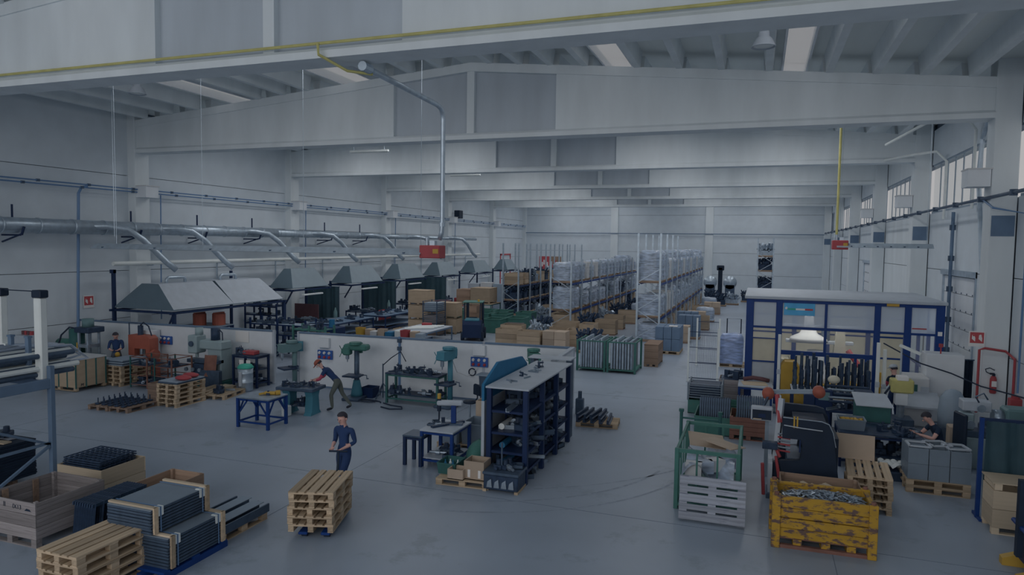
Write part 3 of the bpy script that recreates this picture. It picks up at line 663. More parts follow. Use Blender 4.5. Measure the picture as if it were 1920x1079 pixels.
def std(**k):
    J = dict(pelvis=(0, 0, .95), chest=(0, .02, 1.3), neck=(0, .02, 1.48), head=(0, .06, 1.62), shL=(-.19, .0, 1.4), shR=(.19, 0, 1.4), elL=(-.25, -.03, 1.12), elR=(.25, -.03, 1.12), wrL=(-.25, .12, .9), wrR=(.25, .12, .9),
             hipL=(-.1, 0, .9), hipR=(.1, 0, .9), knL=(-.11, .03, .5), knR=(.11, .03, .5), anL=(-.11, -.02, .09), anR=(.11, -.02, .09), toeL=(-.13, .17, .035), toeR=(.13, .17, .035)); J.update(k); return J
figure('person in dark navy work clothes walking behind the pallets on the truck', (-7.86, 12.0, 0), pi - .1,
       std(elL=(-.24, -.05, 1.14), wrL=(-.14, .2, 1.06), elR=(.24, -.02, 1.14), wrR=(.12, .22, 1.06), knL=(-.11, .2, .52), anL=(-.11, .12, .12), toeL=(-.12, .31, .06), knR=(.11, -.02, .5), anR=(.11, -.22, .12), toeR=(.12, -.05, .04)),
       dict(top='cloth_navy', legs='cloth_navy', skin='skin', shoe='shoe'))
# ---------------------------------------------------------------- partition and the machine bay in front of it
PA = .049
o = struct(thing('partition_wall', '', '', (-25.75, 20.3, 0), PA)); del o['category']; del o['label']; PART = o
PS = [(.05, 3.1), (3.1, 6.75), (6.75, 9.2), (10.25, 14.25), (14.25, 17.3), (17.3, 20.3)]
for a, b in PS: B(a + .04, b - .04, -.03, .03, .06, 1.9).build('panel', 'white_paint', o); B(a, b, -.05, .05, 1.9, 1.97, .008).build('top_rail', 'bluegrey', o); B(a, b, -.04, .04, 0, .06).build('foot_rail', 'bluegrey', o)
for x in (.05, 3.1, 6.75, 9.2, 10.25, 14.25, 17.3, 20.3): B(x - .045, x + .045, -.05, .05, 0, 1.97).build('post', 'conduit' if x in (6.75, 14.25) else 'light_grey', o)
B(20.25, 20.33, -2.6, -.05, 0, 1.9).build('panel', 'white_paint', o); B(20.22, 20.36, -2.65, -.05, 1.9, 1.97).build('top_rail', 'light_grey', o); B(20.22, 20.36, -2.7, -2.6, 0, 1.97).build('post', 'light_grey', o)
def pw(x): return 20.3 + .049 * (x + 25.75)
def sockets(x, z, n, label):
    t = thing('socket_panel', label, 'sockets', (x, pw(x) - .035, z)); B(-.05 - .1 * n, .05 + .1 * n - .1, -.07, 0, -.16, .16, .008).build('board', 'socket_blue', t)
    for i in range(n):
        for s in (-.07, .08): MB().cyl((-.1 * n + .05 + i * .2, -.07, s), (-.1 * n + .05 + i * .2, -.12, s - .02), .05, .045, 8).build('socket', 'sign_white' if s > 0 else 'red', t)
sockets(-21.3, 1.35, 3, 'blue socket panel with red plugs near the orange machine'); sockets(-14.35, 1.2, 3, 'blue socket panel above the bent worker'); sockets(-8.55, 1.3, 3, 'blue socket panel beside the white box, right of the teal drill')
for x, z, l, s in ((-8.6, 1.68, 'above the right socket panel', .22), (-14.4, 1.62, 'right of the doorway above the sockets', .2)):
    t = thing('switch_box', 'white switch box on the partition ' + l, 'box', (x, pw(x) - .03, z)); B(-s, s, -.12, 0, -.16, .18, .01).build('housing', 'white_paint', t); B(-s * .8, s * .8, -.125, -.12, -.2, -.17).build('lip', 'grey_paint', t)
tag(B(-.3, .3, -.01, 0, -.2, .2).build('paper_sheet', 'sign_white', loc=(-17.9, pw(-17.9) - .035, 1.66)), 'white paper notice on the partition above the dark parts shelf', 'notice')
t = thing('switch_cabinet', 'tall pale control cabinet behind the orange machine', 'cabinet', (-22.0, pw(-22) - .25, .5)); B(-.42, .42, -.18, .18, 0, 1.25, .015).build('body', 'white_paint', t)
for k in range(4): MB().cyl((-.2 + .12 * (k % 2), -.18, 1.0 - .18 * (k // 2)), (-.2 + .12 * (k % 2), -.21, 1.0 - .18 * (k // 2)), .025, n=8).build('knob', 'black' if k else 'red', t)
def drill(x, y, rz, H, label, mat, tm='black_part', radial=False):
    t = thing('drill_press', label, 'drill', (x, y, 0), rz)
    B(-.3, .3, -.42, .3, 0, .09, .02).build('base', 'dark_steel', t)
    if radial: MB().lathe([(.2, .09), (.19, .2), (.12, .55), (.11, .62)], (0, .1, 0), 12).build('pedestal', 'teal_dark', t, True)
    MB().cyl((0, .1, .09), (0, .1, H - .1), .085, n=14).build('column', 'dark_steel' if radial else mat, t, True)
    MB().bx(-.28, .28, -.42, .05, .78 if radial else .72, .84 if radial else .78, .012).bx(-.1, .1, -.1, .2, .7, .82).build('work_table', tm, t)
    MB().tube([(.22, .08, .8), (.38, .05, .8), (.4, .02, .68)], .018).cyl((.4, .02, .7), (.46, .02, .7), .02).build('table_crank', 'dark_steel', t)
    m = MB()
    if radial: m.bx(-.42, .42, -.08, .28, H - .18, H + .02, .05).bx(-.42, -.16, -.14, .14, H - .34, H - .05, .04)
    else: m.prism([(-.48, H - .26), (-.4, H - .3), (.1, H - .3), (.3, H - .2), (.3, H), (-.46, H)], 'x', -.14, .14)
    m.build('head', mat, t)
    hx, hy = (-.29, 0) if radial else (0, -.36)
    MB().cyl((hx, hy, H - .3), (hx, hy, H - .48), .06, n=10).cyl((hx, hy, H - .48), (hx, hy, H - .58), .025, .015).build('spindle', 'steel', t)
    hub = MB().cyl((hx - .2, hy + .02, H - .22), (hx - .13, hy + .02, H - .22), .09, n=12)
    for k in range(3): a = 2.1 * k; hub.cyl((hx - .2, hy + .02, H - .22), (hx - .24, hy + .02 + .22 * cos(a), H - .22 + .22 * sin(a)), .012, n=6)
    hub.build('feed_wheel', mat, t)
    MB().cyl((0, .3, H - .3), (0, .3, H + .04), .11, n=12).build('motor', 'teal_dark' if not radial else mat, t, True)
    MB().lathe([(.05, H + .02), (.2, H + .02), (.2, H + .1), (.05, H + .12)], (0, .0, 0), 14).build('belt_cover', mat, t)
    return t
drill(-15.4, 20.25, -.5, 1.62, 'green pillar drill beside the partition doorway', 'machine_green')
drill(-12.5, 19.75, .1, 1.8, 'green radial drill with crank table behind the bent worker', 'green', radial=True)
drill(-9.2, 19.95, -.15, 1.82, 'teal pillar drill at the right end of the tool bench', 'teal_dark')
# milling machine
t = thing('milling_machine', 'grey-green milling machine with rusty splash guard near the stacked pallets', 'machine', (-18.45, 19.75, 0))
B(-.7, .6, -.5, .4, 0, .18, .02).build('base', 'green_dark', t); B(-.05, .55, -.2, .4, .18, 1.45, .03).build('column', 'machine_grey', t); B(-.55, .0, -.45, .1, .18, .8, .02).build('knee', 'black_part', t)
B(-.8, .55, -.4, -.05, .82, .95, .01).build('table', 'dark_steel', t); B(-.75, .6, -.25, .3, 1.3, 1.62, .04).build('ram', 'machine_grey', t)
MB().bx(-.75, -.35, -.42, .1, 1.15, 1.8, .04).cyl((-.55, -.16, 1.15), (-.55, -.16, .98), .06).build('milling_head', 'machine_grey', t); MB().cyl((-.5, -.1, 1.8), (-.5, -.1, 2.05), .14, n=14).build('motor', 'machine_grey', t, True)
MB().cyl((.1, .05, 1.62), (.1, .05, 2.05), .16, n=14).build('second_motor', 'black_part', t, True); MB().cyl((-.55, -.42, 1.5), (-.55, -.47, 1.5), .1, n=14).build('dial', 'dark_steel', t)
MB().tube([(.28, .05, 2.0), (.4, .05, 1.9), (.42, .05, 1.5), (.5, .1, 1.35)], .02).build('cable', 'rubber', t)
MB().grid(lambda u, v: (.05 + .5 * u, -.42 - .1 * v - .05 * sin(5 * u), 1.15 - .75 * v), 6, 6).build('splash_guard', 'rust', t); B(-.1, .75, -.55, -.35, 0, .62, .02).build('coolant_tank', 'dark_steel', t)
for k in range(3): MB().cyl((-.7 + k * .3, -.5, .6), (-.7 + k * .3, -.56, .6), .07, n=10).build('hand_wheel', 'steel', t)
# dark shelf with red box, bin
t = frame_table('dark steel parts shelf with two decks beside the doorway', -17.6, -16.5, 19.75, 20.45, 1.15, 'navy_dark', 'black_part', shelf=.25, name='parts_shelf', leg=.07, cat='shelf')
B(-.5, .5, -.3, .3, .62, .65).build('middle_shelf', 'black_part', t)
tag(B(-.25, .25, -.16, .16, 0, .14, .02).build('tool_case', 'red', loc=(-17.0, 20.05, 1.15)), 'red tool case on the dark parts shelf', 'case')
scatter(-17.5, -17.3, 19.9, 20.3, 1.15, 9, 'small dark machine part on top of the parts shelf', 'parts on the dark shelf'); scatter(-17.4, -16.7, 19.9, 20.3, .65, 8, 'dark machine part on the middle deck of the parts shelf', 'parts on the middle deck'); scatter(-17.4, -16.7, 19.9, 20.3, .275, 8, 'dark machine part on the bottom deck of the parts shelf', 'parts on the bottom deck')
for x, l in ((-17.15, 'left'), (-16.85, 'right')): tag(B(-.09, .09, -.01, 0, -.14, .14).build('paper_card', 'sign_white', loc=(x, 19.73, .85)), 'white paper card hung on the parts shelf, %s one' % l, 'paper')
t = thing('waste_bin', 'galvanised round bin with a green lid in front of the parts shelf', 'bin', (-16.65, 19.35, 0))
MB().lathe([(.22, 0), (.25, .04), (.25, .3), (.26, .31), (.25, .32), (.25, .62), (.26, .63), (.25, .64), (.26, .8)], n=20).build('drum', 'galv', t, True); MB().lathe([(.27, .8), (.28, .83), (.2, .92), (.05, .95)], n=20).build('lid', 'flag_green', t, True)
B(-.06, .06, -.275, -.25, .2, .7).build('label_plate', 'light_grey', t)
figure('worker in navy jacket and orange cap bending beside the iron table', (-12.25, 18.15, 0), radians(110),
       std(pelvis=(0, -.12, .92), chest=(0, .2, 1.2), neck=(0, .34, 1.33), head=(0, .46, 1.43), shL=(-.19, .24, 1.26), shR=(.19, .24, 1.26), elL=(-.24, .38, 1.0), elR=(.24, .38, 1.0), wrL=(-.16, .6, .93), wrR=(.16, .62, .93), hipL=(-.1, -.12, .88), hipR=(.1, -.12, .88),
           knL=(-.13, .06, .5), anL=(-.13, .02, .09), toeL=(-.14, .2, .035), knR=(.13, -.22, .5), anR=(.14, -.5, .12), toeR=(.15, -.34, .04), look=(0, .8, -.6)),
       dict(top='cloth_navy', legs='cloth_olive', skin='skin', shoe='shoe', sleeve='cloth_red'), hat='orange')
# iron table on teal pedestals with tools
t = thing('cast_iron_table', 'cast iron surface table on teal pedestals covered with tools', 'table', (-12.95, 17.45, 0), .08)
B(-.62, .62, -.4, .4, .74, .84, .015).build('table_top', 'dark_steel', t)
for x in (-.38, .38): MB().prism([(-.3, 0), (.3, 0), (.22, .1), (.17, .55), (.25, .74), (-.25, .74), (-.17, .55), (-.22, .1)], 'x', x - .12, x + .12).build('pedestal', 'teal_dark', t)
B(-.3, .3, -.2, .2, .24, .28).build('lower_shelf', 'dark_steel', t)
scatter(-13.45, -12.5, 17.15, 17.75, .84, 16, 'hand tool lying on the cast iron table', 'tools on the iron table', s=.7); scatter(-13.15, -12.75, 17.3, 17.6, .28, 4, 'part stored under the cast iron table', 'parts under the iron table')
tag(B(-.1, .1, -.13, .13, 0, .32, .03).build('canister', 'white_plastic', loc=(-13.1, 16.95, 0)), 'white canister on the floor by the cast iron table', 'canister')
t = frame_table('blue steel welding table with diagonal braces', -13.62, -12.52, 15.42, 16.28, .86, 'blue', 'steel', leg=.075, braces=True, name='welding_table')
tag(MB().cyl((-.2, 0, .05), (.1, 0, .05), .05, n=10).cyl((.1, 0, .05), (.22, .04, .06), .07, n=10).bar((-.2, 0, .05), (-.35, -.06, .03), .05).build('angle_grinder', 'yellow', loc=(-12.85, 16.0, .86), rz=.4), 'yellow and black grinder lying on the blue welding table', 'tool')
scatter(-13.2, -12.75, 15.85, 16.15, .86, 4, 'small tool on the blue welding table', 'tools on the blue table', s=.6)
# bucket, stand, hose
openbox('blue bucket on the floor by the partition', -12.2, 20.2, 0, .22, .22, .34, 'navy', name='bucket', cat='bucket')
t = thing('hose_stand', 'dark tripod stand with hoses beside the blue bucket', 'stand', (-11.75, 20.25, 0))
MB().cyl((0, 0, 0), (0, 0, 1.15), .025, n=6).build('pole', 'dark_steel', t)
for a in (.3, 2.4, 4.5): MB().bar((0, 0, .5), (.35 * cos(a), .35 * sin(a), .01), .025).build('leg', 'dark_steel', t)
MB().tube([(0, 0, 1.1), (.25, .1, 1.35), (.5, .3, 1.55), (.62, .45, 1.2)], .018).build('hose', 'rubber', t)
tag(MB().tube([(-11.9 + .5 * cos(a / 4) * (1 - a / 60), 19.5 + .2 * sin(a / 4) * (1 - a / 60), .02 + .001 * a) for a in range(40)], .022, 6).tube([(-11.3, 19.5, .02), (-10.9, 19.3, .02), (-10.5, 19.25, .02), (-10.35, 19.0, .02), (-10.7, 18.85, .02), (-11.1, 19.0, .02)], .022).build('floor_hose', 'rubber'), 'black hose coiled on the floor before the tool bench', 'hose')
t = frame_table('dark green steel bench crowded with tools left of the teal drill', -11.3, -9.4, 19.6, 20.3, 1.0, 'green_dark', 'black_part', shelf=.3, leg=.07, name='tool_bench')
scatter(-11.2, -9.5, 19.7, 20.2, 1.0, 26, 'tool or jaw lying on the dark green bench', 'tools on the green bench', s=.8); scatter(-11.2, -9.5, 19.7, 20.2, .325, 16, 'dark part on the lower shelf of the green bench', 'parts under the green bench')
conduit('white air hose looping down the partition to the drill', [(-8.65, pw(-8.65) - .1, 1.1), (-8.9, 20.8, .85), (-9.2, 20.6, 1.0), (-9.25, 20.3, 1.5)], .012, mat='offwhite', name='air_hose', cat='hose')
conduit('blue drop pipe with tap on the partition behind the tool bench', [(-11.5, pw(-11.5) - .08, 2.0), (-11.5, pw(-11.5) - .08, 1.45)], .04, clips=2)
tag(MB().tube([(.12 * cos(a), 0, .12 * sin(a)) for a in [k * .5 for k in range(14)]], .02).build('cable_coil', 'rubber', loc=(-8.85, pw(-8.85) - .07, .95)), 'coiled cable hung below the right socket panel', 'cable')
openbox('tall dark waste bin with flat lid against the partition', -8.2, 20.75, 0, .2, .2, .95, 'dark_steel', name='waste_bin', cat='bin', taper=.8)
tag(B(-.28, .28, -.26, .26, 0, .03, .008).build('bin_lid', 'grey_paint', loc=(-8.22, 20.72, .96)), 'flat grey lid lying on the tall dark bin', 'lid')
t = thing('work_stool', 'black swivel stool with backrest behind the hand press', 'stool', (-7.75, 18.3, 0), -.6)
for a in range(5): MB().bar((0, 0, .08), (.28 * cos(a * 1.257), .28 * sin(a * 1.257), .03), .04).build('foot', 'black', t)
MB().cyl((0, 0, .08), (0, 0, .6), .028).build('column', 'steel', t); MB().lathe([(.0, .6), (.19, .6), (.21, .63), (.19, .66), (0, .67)], n=16).build('seat', 'black', t, True)
MB().tube([(.0, .18, .62), (0, .26, .72), (0, .25, .85)], .02).build('back_arm', 'black', t); MB().prism([(-.17, .8), (.17, .8), (.16, 1.08), (.1, 1.12), (-.1, 1.12), (-.16, 1.08)], 'y', .22, .26).build('backrest', 'black', t)
# ---------------------------------------------------------------- blue shelving and what stands around it
SX0, SX1, SY0, SY1 = -5.46, -4.62, 14.0, 17.55
t = thing('parts_shelving', 'large blue shelving unit full of dark machine parts with grey top', 'shelf', ((SX0 + SX1) / 2, (SY0 + SY1) / 2, 0))
a, b = (SX1 - SX0) / 2, (SY1 - SY0) / 2
pm = B(-.055, .055, -.055, .055, 0, 2.06, .006).mesh('post', 'navy')
for x in (-a, a):
    for y in (-b, -b + 1.2, -b + 2.36, b): inst(pm, 'post', t, (x, y, 0))
LV = [.28, .68, 1.1, 1.58]
for z in LV:
    B(-a, a, -b, b, z - .02, z).build('shelf_board', 'navy_dark', t)
    for x in (-a, a): MB().bar((x, -b, z - .03), (x, b, z - .03), .04, .06).build('rail', 'navy', t)
    for y in (-b, b): MB().bar((-a, y, z - .03), (a, y, z - .03), .04, .05).build('rail', 'navy', t)
B(-a - .08, a + .08, -b - .06, b + .06, 2.06, 2.1, .006).build('top_board', 'light_grey', t)
for z in [0.0] + LV: scatter(SX0 + .2, SX1 - .15, SY0 + .2, SY1 - .2, z + .001, 30, 'part lying on the %s of the blue shelving' % {0.0: 'floor', .28: 'lowest board', .68: 'second board', 1.1: 'third board', 1.58: 'upper board'}[z], 'parts on the blue shelving', s=1.25)
scatter(SX0 + .25, SX1 - .35, SY0 + .5, SY1 - .6, 2.1, 12, 'small bright clip lying on top of the blue shelving', 'clips on the shelving top', (2, 5, 4), .6)
for k in range(3): tag(MB().cyl((-.45 + k * .0, -.3, .07), (-.45, .3, .07), .07, n=14).build('cloth_roll', 'white_plastic' if k == 0 else 'teal', loc=(-4.8 + .02 * k, 14.5, (1.1, .68, .28)[k] + .001)), ('white roll lying at the end of the third shelf', 'teal roll lying at the end of the second shelf', 'teal roll lying at the end of the lowest shelf')[k], 'roll')
t = thing('backing_sheet', 'white backing sheet with bright teal upper part fixed beside the shelving', 'panel', (-5.62, 15.5, 0))
B(-.035, .035, -1.5, 1.5, .02, 1.75).build('white_sheet', 'light_grey', t)
MB().prism([(-1.5, 1.75), (1.5, 1.75), (1.5, 2.12), (1.1, 2.36), (-.62, 2.48), (-1.5, 2.12)], 'x', -.03, .03).build('teal_sheet', 'teal', t)
t = thing('board_stack', 'pale boards and green tool head leaning behind the shelving top', 'boards', (-5.5, 17.95, 0))
B(-.3, .9, -.25, .25, 2.14, 2.17).build('board', 'light_grey', t); B(-.25, -.15, -.2, .2, 0, 2.14).bx(.75, .85, -.2, .2, 0, 2.14).build('trestle', 'dark_steel', t)
drill(-6.35, 19.9, .5, 1.95, 'green pillar drill half hidden behind the blue shelving', 'green')
t = frame_table('small blue press bench with pale top before the shelving', -7.3, -6.45, 14.25, 15.35, .88, 'blue', 'light_grey', leg=.07, shelf=.2, name='press_bench')
t = thing('hand_press', 'grey hand press with yellow and black drill head on the blue bench', 'press', (-6.75, 14.95, .88), .3)
B(-.3, .22, -.1, .1, 0, .04, .006).build('base_plate', 'dark_steel', t); MB().bx(-.06, .06, -.06, .06, .04, .5, .008).build('pillar', 'blue', t)
MB().bx(-.4, .22, -.08, .08, .46, .58, .03).build('arm', 'light_grey', t); MB().cyl((-.35, 0, .62), (-.35, 0, .32), .05).cyl((-.35, 0, .32), (-.35, 0, .1), .018).build('quill', 'black', t); MB().cyl((-.35, 0, .6), (-.35, 0, .74), .045, n=10).build('yellow_cap', 'yellow', t)
tag(B(-.45, .45, -.05, .05, 0, .05).build('guide_rail', 'black_part', loc=(-6.85, 14.85, .88), rz=1.0), 'black guide rail lying across the blue press bench', 'rail')
scatter(-7.2, -6.9, 14.6, 15.2, .88, 5, 'small part on the blue press bench', 'parts on the press bench', s=.6); scatter(-7.1, -6.6, 14.5, 15.1, .225, 9, 'dark part on the lower shelf of the press bench', 'parts under the press bench', s=.9)
t = frame_table('dark steel stool table standing left of the press bench', -7.72, -7.22, 14.2, 14.75, .72, 'navy_dark', 'dark_steel', leg=.075, name='stool_table')
openbox('large grey plastic crate on the pallet behind the press bench', -6.62, 16.25, .145, .33, .42, .52, 'plastic_grey', cat='crate', taper=.92)
openbox('translucent grey bucket box behind the press bench', -7.25, 15.95, .145, .26, .26, .5, 'grey_paint', name='bucket', cat='bucket')
pl(-7.0, 16.2, 0, 'pallet under the grey plastic crate')
openbox('tall cardboard box behind the shelving backing sheet', -6.85, 17.5, 0, .26, .3, .95, 'card', name='cardboard_box', rim=0, taper=1)
tag(MB().lathe([(.15, 0), (.24, .15), (.25, .5), (.2, .8), (.08, .95), (.03, 1.0)], n=14).build('white_sack', 'white_plastic', loc=(-6.1, 16.6, 0), smooth=True), 'white sack standing beside the backing sheet', 'sack')
def sackf(u, v):
    a = 2 * pi * u; r = (1 - v ** 3) ** .5; return (.3 * cos(a) * (r + .12 * sin(3 * a + 4 * v)), .5 * sin(a) * (r + .1 * cos(4 * a)), .02 + v * .62 + .03 * sin(5 * a) * v)
tag(MB().grid(sackf, 18, 9).build('green_sack', 'green', loc=(-5.98, 14.75, .0), smooth=True), 'slumped green sack between the press bench and the shelving', 'sack')
pl(-5.85, 13.75, .06, 'pallet in front of the shelving carrying two cardboard boxes')
openbox('dark green crate with bottles on the front pallet', -6.3, 13.85, .145, .22, .28, .24, 'green_dark', name='crate', cat='crate')
for k in range(4): tag(MB().lathe([(.035, 0), (.035, .16), (.015, .2), (.015, .24)], n=8).build('bottle', 'white_plastic' if k % 2 else 'teal', loc=(-6.42 + .09 * k, 13.8 + .07 * (k % 2), .165)), 'small bottle standing in the dark green crate, %s from the left' % ORDW[k], 'bottle', 'bottles in the green crate')
openbox('small open cardboard box, left one on the front pallet', -5.98, 13.5, .145, .18, .16, .22, 'card', name='cardboard_box', rim=0, taper=1)
openbox('larger open cardboard box, right one on the front pallet', -5.6, 13.68, .145, .23, .21, .4, 'card', name='cardboard_box', rim=0, taper=1)
for x in (-.16, .08): tag(B(-.03, .03, -.004, 0, .05, .22).build('tape_strip', 'sign_white', loc=(-5.55 + x, 13.466, .145)), 'pale tape strip on the larger cardboard box, %s one' % ('left' if x < 0 else 'right'), 'tape')
t = thing('steel_case', 'black steel fixture case with upright pole before the shelving', 'case', (-4.95, 13.62, 0), .03)
B(-.38, .38, -.28, .3, .04, .36, .02).build('case_body', 'black_part', t); B(-.4, .4, -.3, .32, .36, .42, .01).build('case_lid', 'dark_steel', t); MB().cyl((-.05, -.05, .4), (-.05, -.05, 1.0), .02, n=6).build('pole', 'dark_steel', t)
for k in range(4): MB().prism([(-.06, .1), (.06, .1), (.04, .28), (-.04, .22)], 'y', -.31, -.28).build('front_part', 'steel', t, loc=(-.24 + k * .16, 0, 0))
for x in (-.35, .35): B(x - .04, x + .04, -.3, .3, 0, .05).build('skid', 'wood', t)
scatter(-5.2, -4.75, 13.55, 13.8, .42, 6, 'black part on top of the steel case', 'parts on the steel case', s=.9)
pl(-4.25, 19.6, .1, 'pallet with black steel bars beside the partition end')
for k in range(9): tag(MB().prism([(-.05, 0), (.05, 0), (.05, .02), (.01, .03), (.01, .12), (-.05, .12)], 'y', -.5, .5).build('steel_bar', 'black_part', loc=(-4.7 + (k % 5) * .2, 19.6, .145 + .12 * (k // 5)), rz=R_.uniform(-.1, .1)), 'black steel bar on the pallet by the partition end, %s of nine' % ORDW[k], 'bar', 'bars on the pallet')
tag(MB().bx(-.12, .12, -.1, .1, 0, .5, .02).cyl((0, 0, .5), (0, 0, .72), .06).build('fire_hydrant_box', 'dark_steel', loc=(-5.05, 20.6, 0)), 'dark valve stand at the end of the partition', 'valve')
# ---------------------------------------------------------------- left bay: crates, machines, stacked pallets
t = crate(-23.2, -21.6, 16.9, 18.05, .02, 1.08, 'ply', 'tan panelled box with green edge bands on the left', rows=1, posts=False, legs=.12, name='panel_box', matx='ply')
for k in range(5): B(-.8 + k * .4 - .025, -.8 + k * .4 + .025, -.585, -.575, .1, 1.07).build('edge_band', 'green_dark', t)
for k in range(4): B(.8, .81, -.575 + k * .38 - .025, -.575 + k * .38 + .025, .1, 1.07).build('edge_band', 'green_dark', t)
B(-.82, .82, -.6, .6, 1.05, 1.1).build('top_frame', 'offwhite', t); text('M', .14, 'black', t, (.812, -.35, .2), (pi / 2, 0, pi / 2), 'marking')
for k in range(24): tag(MB().cyl((0, 0, 0), (0, .6, 0), .03, n=7).build('round_bar', 'steel', loc=(-22.3 + .13 * (k % 5), 18.06, .2 + .17 * (k // 5))), 'steel bar end behind the tan box, %s row up, %s across' % (ORDW[k // 5], ORDW[k % 5]), 'bar', 'bars behind the tan box')
t = thing('hydraulic_press', 'dark green hydraulic press with upright cylinders behind the tan box', 'machine', (-23.5, 18.75, 0))
B(-.6, .6, -.4, .4, 0, .9, .02).build('base', 'green_dark', t); MB().cyl((-.35, 0, .9), (-.35, 0, 1.85), .26, n=16).build('tank', 'green_dark', t, True)
for x, y in ((-.0, -.2), (.45, -.2), (0, .25), (.45, .25)): MB().cyl((x, y, .9), (x, y, 1.8), .05, n=8).build('guide_column', 'steel', t)
B(-.1, .6, -.32, .38, 1.75, 1.95, .02).build('head_plate', 'black_part', t); MB().cyl((.22, 0, 1.95), (.22, 0, 2.25), .2, n=16).build('cylinder', 'machine_green', t, True); B(.0, .5, -.25, .25, 1.2, 1.32).build('platen', 'steel', t)
MB().tube([(-.35, 0, 1.85), (-.6, -.1, 1.9), (-.9, -.2, 1.6), (-1.0, -.25, 1.2)], .03).build('hose', 'rubber', t); MB().cyl((.1, -.36, .95), (.1, -.36, 1.4), .025).build('yellow_bar', 'yellow', t)
for i, (x, w_, h_) in enumerate(((-25.4, .33, 1.62), (-24.75, .28, 1.35))):
    t = thing('control_cabinet', 'pale grey control cabinet by the left wall, %s one' % ('taller' if i == 0 else 'lower'), 'cabinet', (x, 18.0, 0)); B(-w_, w_, -.3, .3, 0, h_, .015).build('body', 'light_grey', t); B(-w_ + .05, w_ - .05, -.315, -.3, .1, h_ - .1).build('door', 'light_grey', t)
    for k in range(3): MB().cyl((-.1 + k * .1, -.315, h_ - .5), (-.1 + k * .1, -.33, h_ - .5), .02, n=6).build('button', ('red', 'black', 'gas_yellow')[k], t)
for k in range(4): tag(MB().cyl((0, 0, 0), (0, 0, .14), .07, n=8).build('red_cap_bottle', 'red' if k % 2 else 'brown_dark', loc=(-25.6 + .14 * k, 18.0, 1.62)), 'small red-brown can on the taller control cabinet, %s of four' % ORDW[k], 'can', 'cans on the control cabinet')
t = thing('pump_motor', 'green electric pump motor with yellow end behind the tube rack', 'motor', (-24.85, 19.15, 0)); MB().cyl((-.4, 0, 1.15), (.3, 0, 1.15), .22, n=16).build('motor_body', 'green', t, True); MB().cyl((.3, 0, 1.15), (.48, 0, 1.15), .2, .14, 14).build('yellow_end', 'yellow', t, True)
B(-.5, .5, -.3, .3, 0, .9).build('plinth', 'green_dark', t); B(-.35, .25, -.15, .15, .9, .96).build('foot', 'dark_steel', t)
z = pstack(-21.4, 18.75, 5, pi / 2 - .03, 'under the dark plates by the orange press', jit=.03)
for k in range(5): tag(B(-.42, .42, -.5, .5, 0, .04).build('steel_plate', 'dark_steel' if k % 2 else 'grey_paint', loc=(-21.4 + R_.uniform(-.04, .04), 18.7, z + .041 * k)), 'steel plate in the pile on the pallets by the orange press, %s from the bottom' % ORDW[k], 'plate', 'plates by the orange press')
t = thing('orange_press', 'orange mechanical press with hoses at the partition', 'machine', (-21.85, 19.85, 0)); B(-.6, .6, -.3, .25, 0, .7, .02).build('base', 'orange', t)
MB().prism([(-.5, .7), (-.2, .7), (-.2, 1.1), (.35, 1.1), (.35, .7), (.55, .7), (.55, 1.5), (.4, 1.6), (-.5, 1.6)], 'y', -.2, .2).build('c_frame', 'orange', t); MB().cyl((-.05, 0, 1.1), (-.05, 0, .85), .08).build('ram', 'steel', t); B(-.35, .3, -.28, .28, .7, .76).build('bolster', 'black_part', t)
MB().cyl((-.1, 0, 1.6), (-.1, 0, 1.95), .1).build('top_cylinder', 'black_part', t); MB().tube([(-.1, 0, 1.95), (.1, -.05, 2.08), (.35, -.05, 1.95), (.5, -.05, 1.6)], .025).build('hose', 'rubber', t)
MB().cyl((.62, -.1, .9), (.75, -.1, .9), .2, n=16).build('flywheel', 'orange', t); MB().tube([(-.55, -.1, 1.1), (-.55, -.1, 2.05), (.1, -.1, 2.05)], .025).build('guard_frame', 'dark_steel', t)
figure('worker in navy top and grey trousers standing at the orange press', (-22.55, 19.3, 0), pi + .7, std(head=(0, .1, 1.6), elL=(-.24, .1, 1.15), wrL=(-.12, .34, 1.1), elR=(.24, .1, 1.15), wrR=(.12, .34, 1.1)), dict(top='cloth_navy', legs='cloth_grey', skin='skin', shoe='shoe'))
tag(MB().ball((0, 0, 0), (.09, .09, .1), 10, 6).build('yellow_can', 'yellow', loc=(-22.15, 19.0, .95)), 'yellow lamp guard by the worker at the orange press', 'guard')
# rolling cage frames between the stacks
for i, (x, y, l) in enumerate(((-20.3, 18.7, 'left'), (-19.3, 18.8, 'right'))):
    t = thing('stacking_frame', 'rusty open stacking frame holding parts, %s of two' % l, 'frame', (x, y, 0)); 
    for sx in (-.38, .38):
        for sy in (-.45, .45): B(sx - .02, sx + .02, sy - .02, sy + .02, 0, 1.1).build('post', 'rust' if sx > 0 else 'green_dark', t)
    for z in (.12, .45, .78, 1.08): MB().bar((-.38, -.45, z), (.38, -.45, z), .025).bar((-.38, .45, z), (.38, .45, z), .025).bar((-.38, -.45, z), (-.38, .45, z), .025).bar((.38, -.45, z), (.38, .45, z), .025).build('rail', 'rust', t)
    B(-.38, .38, -.45, .45, .12, .15).build('deck', 'dark_steel', t); scatter(x - .28, x + .28, y - .35, y + .35, .15, 10, 'dark part in the rusty stacking frame, %s one' % l, 'parts in the stacking frames')
    B(-.3, .3, -.38, .38, .76, .8).build('upper_deck', 'black_part', t); scatter(x - .25, x + .25, y - .3, y + .3, .8, 8, 'dark part on the upper deck of the %s stacking frame' % l, 'parts on the frame decks')
z = pstack(-17.2, 17.05, 5, pi / 2, 'under the grey sheets and red sack', jit=.025)
